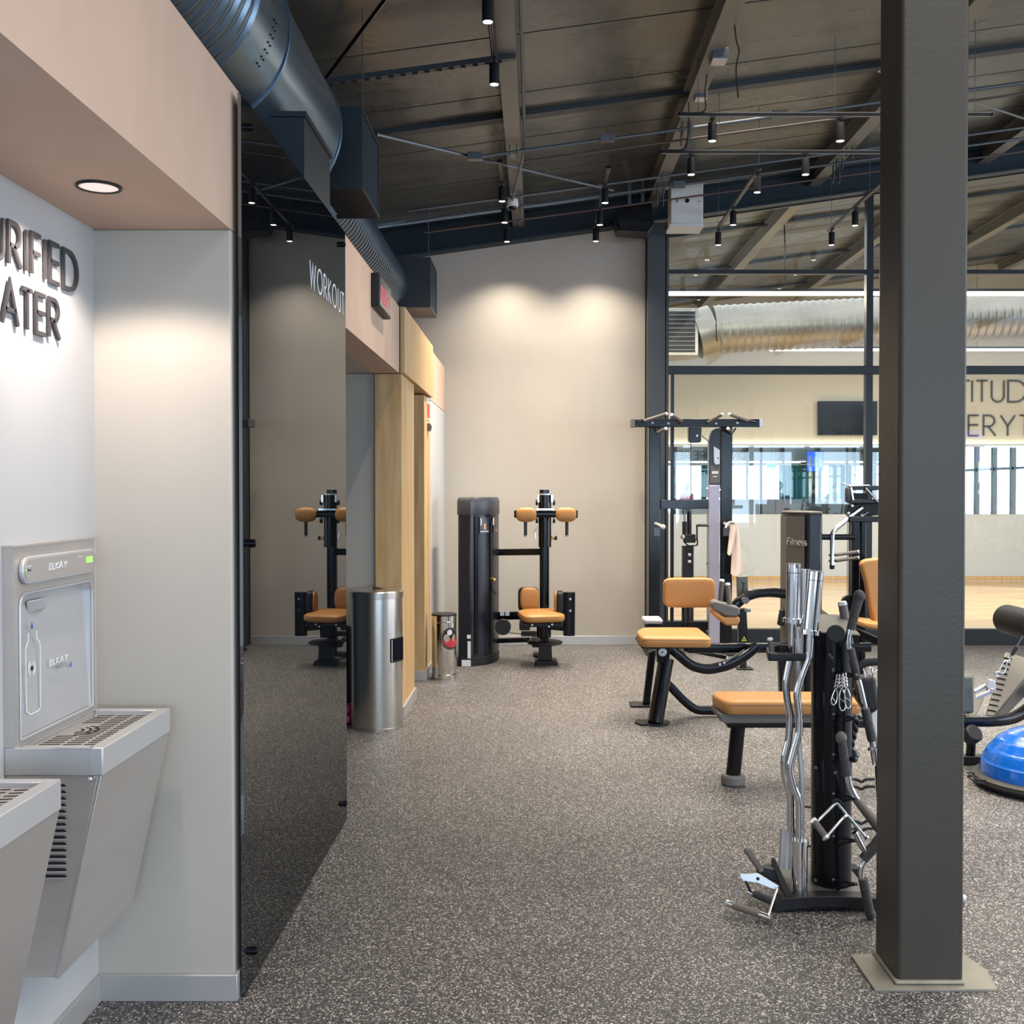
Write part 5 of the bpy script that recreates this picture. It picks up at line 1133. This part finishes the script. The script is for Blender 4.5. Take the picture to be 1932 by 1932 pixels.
MB().prism([k(1448, 1228, -.05), k(1453, 1232, -.12), k(1453, 1246, -.12), k(1447, 1240, -.05)], (.012, 0, 0)).build('holder_end', M['greyp'], ar)
# short grey peg with white cap at the holder corner
gq = handgrip('holder_grip', ar, k(1457, 1234, -.05), k(1453, 1208, -.05), .0105, 'greyp', 'white')
# bottom cups
tb('bar_cup', M['chrome'], ar, [k(1508, 1691, -.10), k(1508.5, 1590, -.10)], .0285, 28); tb('cup_ring', M['chrome'], ar, [k(1508.5, 1592, -.10), k(1508.5, 1584, -.10)], .0315, 28)
tb('bar_cup', M['alu'], ar, [k(1484, 1640, .02), k(1488, 1564, .06)], .031, 28)
# pegs
for i, v in enumerate((1266, 1348, 1424, 1498, 1578, 1660)):
    a = k(1576, v+2, -.08); tb('peg', M['black'], ar, [a, k(1600, v+5, -.17), k(1614, v+8, -.20)], .0048, 8)
    tb('peg', M['black'], ar, [k(1573, v+14, -.085), k(1581, v+19, -.12), k(1588, v+13, -.15), k(1612, v+9, -.20)], .0042, 8, .01); MB().sphere(k(1615, v+8, -.205), .0065, 10, 6).build('peg_end', M['conduit'], ar); MB().sphere(k(1572, v, -.08), .006, 10, 6).build('peg_bolt', M['conduit'], ar)
for v in (1470, 1484, 1549, 1563): tb('wavy_peg', M['black_m'], ar, [k(1600, v+5, .06), k(1609, v, .1), k(1618, v+1, .1), k(1625, v+6, .1), k(1634, v, .1), k(1650, v, .1)], .0055, 8, .02)
for v in (1522, 1596): tb('back_peg', M['black'], ar, [k(1520, v, .1), k(1538, v+2, .02)], .005, 8)
# ---- bars standing in the rack
def ezbar(lab, sleeve, neck, pts, dy, r=.0135, rs=.0265):
    t = thing('curl_bar', lab, 'barbell', k(pts[-1][0], 1690, dy))
    a, b = k(*sleeve[0], dy), k(*sleeve[1], dy)
    s_ = tb('sleeve', M['chrome'], t, [b, a], rs, 28); d = (a-b).normalized()
    MB().cyl(a, a+d*.002, rs*.93, rs*.9, 28).build('sleeve_end', M['conduit'], s_); e = a-d*.033; tb('groove', M['near_black'], s_, [e, e+d*.002], rs*1.01, 28)
    tb('collar', M['chrome'], t, [b-d*.012, b+d*.004], rs*1.38, 28); tb('shaft', M['chrome'], t, [b] + [k(u, v, dy) for u, v in pts], r, 16, .02)
    return t
ezbar('left chrome curl bar standing in the rack, its sleeve highest', ((1498, 1064), (1496, 1168)), None, [(1493, 1235), (1487, 1262), (1482, 1290), (1485, 1320), (1491, 1352), (1488, 1395), (1479, 1432), (1480, 1465), (1491, 1500), (1492, 1570)], .0)
ezbar('right chrome curl bar in the rack, leaning, with lower sleeve', ((1540, 1078), (1530, 1190)), None, [(1526, 1240), (1512, 1275), (1503, 1310), (1508, 1350), (1508, 1380), (1498, 1415), (1489, 1450), (1497, 1485), (1508, 1510), (1508, 1600)], -.10)
t = thing('steel_bar', 'thin worn steel bar standing between the two chrome curl bars', 'bar', k(1505, 1640, -.04))
tb('shaft', M['alu'], t, [k(1505, 1183, -.04), k(1507, 1400, -.05), k(1513, 1470, -.06), k(1513, 1640, -.05)], .0095, 12, .03); tb('sleeve', M['white'], t, [k(1505.5, 1205, -.04), k(1506, 1234, -.04)], .0115, 14)
t = thing('straight_bar', 'thick plain chrome bar standing behind the curl bars in the rack', 'bar', k(1520, 1300, .06))
tb('shaft', M['chrome'], t, [k(1519, 1074, .05), k(1517, 1170, .05)], .022, 20); tb('grip', M['greyp'], t, [k(1511, 1246, .02), k(1509, 1290, .02)], .0125, 14); tb('core', M['chrome'], t, [k(1517, 1170, .05), k(1513, 1246, .02)], .010, 12)
# ---- lat bars with rubber grips on the right of the rack
def ball(nm, par, p, r, mm='rub'): return MB().sphere(p, r, 18, 12, 1.15).build(nm, M[mm], par)
t = thing('pulldown_bar', 'tall bent chrome bar with black rubber grips hung on the right of the rack', 'cable attachment', k(1640, 1450, -.1)); d_ = -.12
tb('shaft', M['chrome'], t, [k(u, v, d_) for u, v in ((1604, 1183), (1599, 1205), (1602, 1232), (1620, 1285), (1634, 1345), (1646, 1400), (1652, 1440))], .0105, 14, .03)
tb('grip', M['rub'], t, [k(1620, 1128, d_), k(1605, 1188, d_)], .0175, 18, 0, [1.05, .85]); ball('grip_end', t, k(1621, 1125, d_), .0205)
tb('grip', M['rub'], t, [k(1604, 1224, d_), k(1618, 1282, d_)], .0165, 18, 0, [.95, .8]); tb('grip', M['rub'], t, [k(1632, 1337, d_), k(1646, 1397, d_)], .017, 18, 0, [.9, 1])
tb('swivel', M['chrome'], t, [k(1650, 1412, d_), k(1653, 1442, d_)], .017, 16, 0, [1, .8]); tb('swivel_ring', M['chrome'], t, [k(1648, 1411, d_), k(1648.6, 1414, d_)], .021, 16)
tb('strap', M['black_m'], t, [k(1655, 1445, d_), k(1660, 1530, d_)], .009, 8)
t = thing('pulldown_bar', 'shorter bent bar with ball ended grip hung low on the rack front', 'cable attachment', k(1640, 1560, -.2)); d_ = -.19
tb('shaft', M['chrome'], t, [k(u, v, d_) for u, v in ((1598, 1455), (1603, 1485), (1616, 1508), (1650, 1555), (1665, 1580))], .0115, 14, .03)
tb('grip', M['rub'], t, [k(1588, 1395, d_), k(1598, 1463, d_)], .0165, 18, 0, [.85, 1.05]); ball('grip_end', t, k(1587, 1392, d_), .020, 'greyp')
tb('grip', M['grip'], t, [k(1612, 1505, d_), k(1660, 1562, d_)], .016, 18, 0, [.8, 1.3])
t = thing('pulldown_bar', 'bent bar with black grips whose ball end points to the floor', 'cable attachment', k(1640, 1650, -.2)); d_ = -.22
tb('shaft', M['chrome'], t, [k(u, v, d_) for u, v in ((1612, 1570), (1630, 1603), (1640, 1615), (1628, 1630), (1624, 1650), (1628, 1670))], .0105, 14, .02)
tb('grip', M['rub'], t, [k(1628, 1622, d_), k(1668, 1575, d_)], .019, 18, 0, [.9, 1.1]); tb('grip', M['rub'], t, [k(1628, 1658, d_), k(1641, 1722, d_)], .0165, 18); ball('grip_end', t, k(1642, 1724, d_), .0185)
# tilted grey grip behind the first bar
t = thing('single_grip', 'grey foam grip with pale cap sticking up behind the rack column', 'cable attachment', k(1600, 1200, .06))
handgrip('grip', t, k(1602, 1215, .06), k(1590, 1142, .06), .0165, 'greyp', 'alu')
# carabiner bunch
for i, (x0, y0_, x1, y1_, w_, lab) in enumerate(((1582, 1272, 1572, 1330, .010, 'leftmost splayed snap hook of the bunch on the rack'), (1586, 1272, 1590, 1341, .011, 'middle snap hook hanging lowest in the bunch on the rack'), (1593, 1270, 1601, 1337, .010, 'rightmost snap hook of the bunch on the rack'))):
    t = thing('snap_hook', lab, 'snap hook', k(x0, y0_, -.18), 'snap hooks hung on the rack')
    a, b = k(x0, y0_, -.185-.006*i), k(x1, y1_, -.19-.006*i); d = (b-a).normalized(); s_ = Vector((-d.z, 0, d.x))
    if s_.x < 0: s_ = -s_
    loop = [a+d*.055+s_*.004, a+d*.075+s_*w_, b-d*.012+s_*w_, b+s_*w_*.4, b-s_*w_*.4, b-d*.012-s_*w_, a+d*.075-s_*w_*.8, a+d*.055-s_*.003]
    tb('hook_body', M['chrome'], t, loop, .0023, 8, .008); tb('gate', M['chrome'], t, [a+d*.085-s_*w_*.7, a+d*.10+s_*w_*.9], .002, 8)
    for j in range(4): tb('chain_link', M['chrome'], t, [a+d*(.012*j)+s_*.004, a+d*(.012*j+.009)+s_*.006, a+d*(.012*j+.018), a+d*(.012*j+.009)-s_*.006, a+d*(.012*j)-s_*.003], .0026, 6, .004)
# V shaped rowing handle
t = thing('row_handle', 'triangular chrome rowing handle hanging on a lower rack peg', 'cable attachment', k(1580, 1515, -.22)); d_ = -.24
tb('frame', M['chrome'], t, [k(1541, 1551, d_), k(1575, 1517, d_), k(1580, 1516, d_), k(1598, 1538, d_), k(1637, 1584, d_)], .0052, 10, .006)
tb('frame', M['chrome'], t, [k(1562, 1576, d_-.02), k(1593, 1541, d_-.02), k(1599, 1538, d_-.01), k(1637, 1584, d_-.02)], .0052, 10, .006)
tb('grip', M['grip'], t, [k(1536, 1549, d_), k(1557, 1578, d_-.02)], .0115, 16); MB().cyl(k(1557, 1579, d_-.02), k(1560, 1583, d_-.025), .014, .014, 16).build('ring', M['chrome'], t)
tb('ring', M['chrome'], t, [k(1534, 1547, d_), k(1536, 1549, d_)], .0135, 14); MB().cyl(k(1636, 1582, d_-.02), k(1639, 1586, d_-.03), .0125, .0125, 16).build('ring', M['chrome'], t)
MB().oval([k(1571, 1512, d_), k(1580, 1509, d_), k(1590, 1520, d_)], .004, .012, 10, .006).build('clip_plate', M['black_m'], t)
# things lying on the floor left of the rack
t = thing('row_handle', 'chrome and black close grip handle lying on the floor left of the rack', 'cable attachment', FL(1420, 1715))
F3 = lambda u, v, z: P(u, v, FL(u, v).y) if z is None else FL(u, v, z)
a, b = FL(1370, 1703, .03), FL(1456, 1733, .02)
tb('grip', M['grip'], t, [a.lerp(b, .17), a.lerp(b, .74)], .0135, 18); tb('grip_core', M['chrome'], t, [a, b], .0118, 16)
c, d = FL(1412, 1682, .03), FL(1470, 1706, .02)
tb('grip', M['rub'], t, [c.lerp(d, .2), d], .0135, 18); tb('grip_core', M['chrome'], t, [c, d], .0118, 14)
pa, pb = P(1400, 1659, 3.76), P(1466, 1677, 3.74)
tb('side_rod', M['chrome'], t, [FL(1384, 1706, .035), pa], .0042, 10); tb('side_rod', M['chrome'], t, [FL(1449, 1728, .03), pb], .0045, 10); tb('side_rod', M['black_m'], t, [c.lerp(d, .1), P(1407, 1664, 3.76)], .0042, 10)
MB().prism([P(1396, 1650, 3.77), P(1430, 1648, 3.77), P(1470, 1672, 3.75), P(1464, 1680, 3.75), P(1430, 1666, 3.76), P(1400, 1662, 3.77)], (0, .008, 0)).build('bridge_plate', M['alu'], t, .001)
MB().cyl(P(1430, 1658, 3.764), P(1430, 1658, 3.76), .006, None, 12).build('plate_hole', M['near_black'], t)
t = thing('row_handle', 'black plated handle leaning on the rack foot with one grip raised', 'cable attachment', FL(1470, 1690))
handgrip('grip', t, P(1434, 1639, 3.85), P(1411, 1606, 3.86), .0125, 'grip', None); MB().sphere(P(1410, 1605, 3.86), .013, 14, 8).build('grip_end', M['grip'], t)
tb('grip_stub', M['chrome'], t, [P(1434, 1639, 3.85), P(1438, 1642, 3.85)], .010, 12)
MB().prism([P(1440, 1636, 3.86), P(1464, 1643, 3.85), P(1470, 1664, 3.84), P(1446, 1660, 3.85), P(1428, 1650, 3.86)], (0, .03, 0)).build('side_plate', M['black_m'], t, .003)
MB().prism([P(1459, 1620, 3.83), P(1464, 1624, 3.83), P(1495, 1690, 3.76), P(1488, 1702, 3.755), P(1478, 1680, 3.77), P(1457, 1630, 3.83)], (.0, .02, 0)).build('blade_plate', M['black_m'], t, .002)
t = thing('single_grip', 'white capped grip lying on the floor just behind the grey column', 'cable attachment', FL(1815, 1700))
handgrip('grip', t, FL(1790, 1690, .02), FL(1817, 1694, .02), .012, 'rub', 'white')
# black attachments hung on the back of the rack
t = thing('ankle_strap', 'black strap bundle with silver rings hung behind the rack', 'cable attachment', k(1640, 1300, .15))
MB().prism([k(1618, 1280, .12), k(1655, 1275, .12), k(1662, 1340, .12), k(1640, 1352, .12), k(1622, 1325, .12)], (0, .08, 0)).build('pouch', M['black_m'], t, .02, 3)
for (u, v) in ((1624, 1262), (1640, 1262), (1652, 1268)): tb('ring', M['chrome'], t, [k(u-4, v+14, .12), k(u-5, v, .12), k(u+4, v-4, .12), k(u+8, v+16, .12)], .003, 8, .02)
MB().oval([k(1616, 1262, .1), k(1632, 1250, .1), k(1660, 1248, .1)], .012, .03, 12, .03).build('webbing', M['black_m'], t)
t = thing('triceps_rope', 'short black twisted rope hanging behind the rack column', 'cable attachment', k(1608, 1400, .1))
for s_ in (0, PI):
    pts = [k(1618-i*.7, 1352+i*3.0, .12)+Vector((.006*math.cos(i*.7+s_), .006*math.sin(i*.7+s_), 0)) for i in range(24)]
    tb('strand', M['black_m'], t, pts, .0085, 10)
MB().lathe(k(1604, 1424, .12), [(.001, -.028), (.026, -.024), (.034, 0), (.026, .02), (.001, .026)], 20).build('rope_end', M['black'], t)
t = thing('belt_strap', 'white and black strap hanging behind the rack beside the column', 'cable attachment', k(1648, 1350, .2))
MB().prism([k(1643, 1330, .18), k(1662, 1325, .18), k(1672, 1420, .18), k(1658, 1420, .18), k(1645, 1370, .18)], (0, .02, 0)).build('webbing', M['white'], t, .004); kb('buckle', M['black_m'], k, 1638, 1318, 1660, 1330, .17, .21, t, .004)
# ============================================================ RIGHT OF THE COLUMN
k = K(6.0)
rm = thing('seated_row_machine', 'low pulley machine with ribbed foot plates right of the grey column', 'exercise machine', (2.6, 6.0, 0))
def plate(a, b, c, d, y0, y1, nm):
    q = [P(*a, y0), P(*b, y0), P(*c, y1), P(*d, y1)]
    nrm = (q[1]-q[0]).cross(q[3]-q[0]).normalized()
    if nrm.y > 0: nrm = -nrm
    pl = MB().prism(q, -nrm*.03).build(nm, mat('taupe_rubber', (.17, .155, .125), .6), rm, .008)
    s = MB(); U = (q[1]-q[0]); V = (q[3]-q[0]); 
    for i in range(7):
        for j in range(11):
            c0 = q[0]+U*((i+.8+.25*(j % 2))/8.2)+V*((j+.9)/12.2); u_ = U.normalized()*.009; v_ = V.normalized()*.005
            s.prism([c0-u_-v_, c0+u_-v_, c0+u_+v_, c0-u_+v_], nrm*.0025)
    s.build('tread_slots', M['near_black'], pl, kind='stuff')
plate((1861, 1349), (1876, 1352), (1960, 1248), (1898, 1229), 5.9, 6.25, 'foot_plate')
rm.children[-1]
MB().prism([P(1876, 1353, 5.9), P(1898, 1351, 5.95), P(1985, 1262, 6.2), P(1960, 1250, 6.25)], (0, .02, 0)).build('plate_side', M['navy_m'], rm, .004)
plate((1818, 1385), (1824, 1388), (1859, 1316), (1822, 1300), 5.7, 5.95, 'foot_plate')
kb('end_block', mat('green_grey', (.09, .10, .085), .5), K(5.7), 1800, 1275, 1839, 1347, 0, .15, rm, .015)
MB().cyl(P(1826, 1392, 5.65), P(1840, 1382, 5.6), .045, .05, 20).build('foot_roller', M['black_m'], rm, .01)
k = K(5.75)
MB().bar([k(1800, 1361, 0), k(1880, 1361, .05), k(1915, 1355, .1), k(1950, 1330, .15), k(1990, 1290, .2)], .06, .055, .08, rc=.015).build('main_tube', M['black'], rm)
tb('fork', M['alu'], rm, [k(1838, 1305, -.1), k(1862, 1292, -.1), k(1872, 1292, -.12)], .011, 10, .02); tb('fork', M['alu'], rm, [k(1842, 1316, -.16), k(1868, 1305, -.18), k(1874, 1300, -.18)], .011, 10, .02)
MB().prism([k(1868, 1282, -.15), k(1878, 1284, -.15), k(1880, 1302, -.15), k(1866, 1308, -.15), k(1862, 1296, -.15)], (0, .03, 0)).build('fork_yoke', M['alu'], rm, .004); bolt(k(1871, 1303, -.19), .010, rm)
tb('snap_hook', M['chrome'], rm, [k(1884, 1276, -.15), k(1878, 1276, -.15), k(1878, 1268, -.15), k(1886, 1268, -.15), k(1892, 1272, -.15), k(1898, 1262, -.15), k(1900, 1248, -.15), k(1903, 1244, -.15)], .004, 8, .01)
tb('snap_hook', M['chrome'], rm, [k(1885, 1266, -.15), k(1892, 1250, -.15), k(1898, 1246, -.15), k(1906, 1248, -.15), k(1903, 1240, -.15)], .004, 8, .01)
tb('cable_sleeve', M['black_m'], rm, [k(1909, 1236, -.15), k(1918, 1221, -.15)], .010, 10); tb('cable', M['conduit'], rm, [k(1903, 1244, -.15), k(1930, 1200, -.15)], .004, 8)
MB().lathe(k(1930, 1176, .2), [(.001, -.16), (.06, -.16), (.078, -.15), (.084, -.13), (.084, .2), (.001, .2)], 36, 'Y').build('ankle_roller', M['black_m'], rm, angle=25)
MB().lathe(k(1930, 1176, .2), [(.052, -.164), (.058, -.164), (.058, -.160), (.052, -.160), (.052, -.164)], 36, 'Y').build('roller_ring', M['greyp'], rm)
MB().bar([k(1960, 1176, .3), k(1985, 1300, .3), (k(1985, 1300, .3).x, 6.1, .02)], .06, .06, .05, rc=.01, up=(0, 1, 0)).build('roller_post', M['black'], rm)
bx('base_foot', M['black_m'], (2.25, 5.75, 0), (3.1, 5.82, .05), rm, .006); tb('base_leg', M['black'], rm, [k(1835, 1361, .03), (k(1835, 1361).x, 5.78, .03)], .025, 12)
# half ball balance trainer
bc = Vector((2.56, 5.33, 0)); bo = thing('balance_trainer', 'blue half ball balance trainer on a black base at the right picture edge', 'balance trainer', bc)
MB().lathe(bc, [(.001, .005), (.26, .005), (.315, .015), (.335, .035), (.335, .055), (.31, .066), (.001, .066)], 64).build('base', mat('base_rubber', (.04, .036, .03), .5), bo)
prof = []
for i in range(25):
    a = PI/2*i/24; r_ = .30*math.cos(a)+.0001; z = .062+.25*math.sin(a)
    k_ = .002 if i in (4, 8, 12, 15) else 0
    prof.append((r_+k_, z+k_))
    if k_: prof.append((r_-.001, z+.003))
MB().lathe(bc, prof, 72).build('dome', M['bluerub'], bo, angle=60)
pt_ = bc+Vector((.30*math.cos(.55)*math.cos(-2.0), .30*math.cos(.55)*math.sin(-2.0), .062+.25*math.sin(.55))); MB().sphere(pt_, .011, 12, 8).build('valve_plug', M['white'], bo)
ex = P(1850, 1462, 5.33).x
for s_ in (0, .018): tb('carry_handle', M['black_m'], bo, [(bc.x-.325, 5.25, .04+s_), (bc.x-.37, 5.25, .045+s_), (bc.x-.37, 5.38, .045+s_), (bc.x-.325, 5.38, .04+s_)], .004, 6, .02)
# ============================================================ FIGURES AND THINGS SEEN IN THE MIRRORS (behind the photographer)
def figure(lab, base, pose, shirt, facing):
    t = thing('person', lab, 'person', base)
    Mz = Matrix.Rotation(facing, 4, 'Z'); B = Vector(base)
    tr = lambda p: B + (Mz @ Vector(p))
    hip = pose['hip']; neck = pose['neck']; head = pose['head']
    def limb(nm, pts, rs, mm, seg=14):
        pts = [tr(p) for p in pts]; f_ = []; s_ = []
        for i in range(len(pts)-1):
            for q in range(5): f_.append(pts[i].lerp(pts[i+1], q/5)); s_.append(rs[i]+(rs[i+1]-rs[i])*q/5)
        f_.append(pts[-1]); s_.append(rs[-1]); return MB().tube(f_, 1.0, seg, True, 0, s_)
    body = MB()
    tor = limb('t', [hip, tuple((Vector(hip)+Vector(neck))/2), neck], [.15, .155, .11], None); body.v += tor.v; body.f += tor.f
    sh = MB(); 
    for (pa, pb, pc) in pose['arms']:
        l = limb('a', [pa, pb], [.055, .045], None); n = len(body.v); body.v += l.v; body.f += [tuple(i+n for i in f) for f in l.f]
    body.build('shirt', M[shirt], t, angle=80)
    sk = MB()
    def addm(o): n = len(sk.v); sk.v += o.v; sk.f += [tuple(i+n for i in f) for f in o.f]
    addm(limb('n', [neck, head], [.055, .05], None)); h = tr(head)
    hd = MB().sphere(h+Vector((0, 0, .08)), .095, 20, 14, 1.25); addm(hd)
    fw = (Mz @ Vector((1, 0, 0)))
    addm(MB().sphere(h+fw*.095+Vector((0, 0, .07)), .018, 8, 6))
    for s_ in (-1, 1): addm(MB().sphere(h+(Mz @ Vector((0, s_*.095, .07))), .022, 8, 6))
    for (pa, pb, pc) in pose['arms']:
        addm(limb('f', [pb, pc], [.042, .03], None)); pw = tr(pc); di = (tr(pc)-tr(pb)).normalized(); addm(MB().sphere(pw+di*.04, .042, 10, 6))
        for j in range(4): o = Vector((0, 0, .012*(j-1.5))); addm(MB().tube([pw+di*.06+o, pw+di*.10+o, pw+di*.105+o-Vector((0, 0, .02))], .008, 6))
        addm(MB().tube([pw+di*.03+Vector((0, 0, .03)), pw+di*.07+Vector((0, 0, .045))], .009, 6))
    sk.build('skin', M['skin'], t, angle=80)
    hr = MB().sphere(h+Vector((0, 0, .115))-fw*.02, .10, 18, 10, 1.0); hr.build('hair', M['hair'], t, angle=80)
    for (pa, pb, pc) in pose['legs']:
        l = limb('l', [pa, pb, pc], [.09, .065, .045], None); l.build('trouser_leg', M['black_m'], t, angle=80)
        f0_ = tr(pc); MB().oval([f0_-fw*.06-Vector((0, 0, .03)), f0_+fw*.2-Vector((0, 0, .045))], .08, .09, 12).build('shoe', M['white'], t)
    return t
seat_pose = dict(hip=(0, 0, .78), neck=(.16, 0, 1.28), head=(.20, 0, 1.38), arms=[((.14, .18, 1.22), (.30, .22, .98), (.52, .15, 1.02)), ((.14, -.18, 1.22), (.30, -.22, .98), (.52, -.15, 1.02))], legs=[((.02, .1, .78), (.42, .11, .72), (.36, .11, .30)), ((.02, -.1, .78), (.38, -.11, .58), (.30, -.11, .08))])
lean_pose = dict(hip=(0, 0, 1.0), neck=(.30, 0, 1.42), head=(.38, 0, 1.50), arms=[((.28, .18, 1.38), (.45, .2, 1.12), (.65, .12, 1.10)), ((.28, -.18, 1.38), (.45, -.2, 1.12), (.65, -.12, 1.10))], legs=[((0, .1, 1.0), (.08, .11, .55), (0, .11, .09)), ((0, -.1, 1.0), (.05, -.11, .55), (-.05, -.11, .09))])
stand_pose = dict(hip=(0, 0, .95), neck=(.02, 0, 1.43), head=(.03, 0, 1.50), arms=[((0, .2, 1.38), (.02, .24, 1.10), (.12, .22, .90)), ((0, -.2, 1.38), (.02, -.24, 1.10), (.12, -.22, .90))], legs=[((0, .1, .95), (.02, .1, .5), (0, .1, .09)), ((0, -.1, .95), (.02, -.1, .5), (0, -.1, .09))])
def VP(px, Y): yv = 2*YF-Y; return (px-CX)*yv/F
figure('person in a grey shirt seated on an exercise bike, seen in the mirrors', (VP(1528, -3.6), -3.6, .10), seat_pose, 'cloth', .1)
figure('person in dark clothes leaning over a bike, seen in the mirrors', (VP(1556, -4.6), -4.6, 0), lean_pose, 'cloth', 0)
figure('person in a pink shirt standing, seen at the left of the mirrors', (VP(1296, -3.2), -3.2, 0), stand_pose, 'clothpink', 2.2)
def bike(lab, x, y):
    t = thing('exercise_bike', lab, 'exercise bike', (x, y, 0), 'exercise bikes behind the photographer')
    for dx in (-.45, .5): bx('foot_bar', M['black_m'], (x+dx-.04, y-.25, 0), (x+dx+.04, y+.25, .06), t, .01)
    MB().bar([(x-.45, y, .06), (x+.5, y, .08)], .06, .06, rc=.01).build('base_rail', M['black'], t)
    MB().bar([(x-.05, y, .08), (x-.12, y, .78)], .05, .06, rc=.01, up=(0, 1, 0)).build('seat_post', M['black'], t); pad(MB(), (x-.12, y, .81), .27, .2, .07).build('saddle', M['black_m'], t)
    MB().bar([(x+.35, y, .08), (x+.48, y, 1.05)], .06, .07, rc=.01, up=(0, 1, 0)).build('front_post', M['black'], t)
    MB().cyl((x+.22, y-.05, .42), (x+.22, y+.05, .42), .24, None, 32).build('flywheel', M['greyp'], t, .01)
    tb('handlebar', M['chrome'], t, [(x+.55, y-.22, 1.12), (x+.47, y-.2, 1.02), (x+.47, y+.2, 1.02), (x+.55, y+.22, 1.12)], .014, 10, .05)
    MB().box((x+.5, y-.14, 1.05), (x+.53, y+.14, 1.25)).build('console', M['black_m'], t, .01)
    return t
bike('exercise bike ridden by the person in grey, seen in the mirrors', VP(1528, -3.6)+.08, -3.6); bike('exercise bike under the leaning person, seen in the mirrors', VP(1556, -4.6)+.2, -4.6)
bike('empty exercise bike left of the riders, seen in the mirrors', VP(1490, -4.2), -4.2); bike('empty exercise bike right of the riders, seen in the mirrors', VP(1610, -4.2), -4.2)
yv = -5.3; xl_, xr_ = VP(1522, yv), VP(1552, yv)
t = thing('television', 'bright blue television screen seen in the studio mirrors', 'television', (xl_, yv, 2.0))
zt_, zb_ = EYE+(925-852)*(2*YF-yv)/F, EYE+(925-889)*(2*YF-yv)/F
bx('case', M['black_m'], (xl_-.02, yv-.05, zb_-.02), (xr_+.02, yv, zt_+.02), t); bx('screen', M['tvblue'], (xl_, yv, zb_), (xr_, yv+.008, zt_), t)
for j in range(3): bx('screen_print', M['letterw'], (xl_+.06+j*.2, yv+.008, zb_+.15), (xl_+.16+j*.2, yv+.011, zt_-.18-.04*j), t)
bx('mount_pole', M['greyp'], ((xl_+xr_)/2-.03, yv-.12, 0), ((xl_+xr_)/2+.03, yv-.05, zt_), t)
t = struct(bx('wall_pier', M['oak'], (xl_-.1, YG-.02, 0), (xr_+.1, YG+.1, 2.6)), 'wooden pier behind the blue screen, seen in the mirrors', 'wall')
yv = -5.0; xg = VP(1455, yv); t = thing('exit_sign', 'small green exit sign seen in the studio mirrors', 'sign', (xg, yv, 2.1)); zg = EYE+(925-879)*(2*YF-yv)/F
bx('panel', M['letterw'], (xg-.18, yv, zg-.09), (xg+.18, yv+.02, zg+.09), t); bx('green_field', mat('green_sign', (.0, .35, .12), .4, emit=(0, .5, .18), es=.5), (xg-.17, yv+.02, zg-.03), (xg+.17, yv+.024, zg+.08), t)
MB().cyl((xg, yv+.01, zg+.09), (xg, yv+.01, rz(xg)), .006, None, 6).build('hanger_rod', M['conduit'], t)
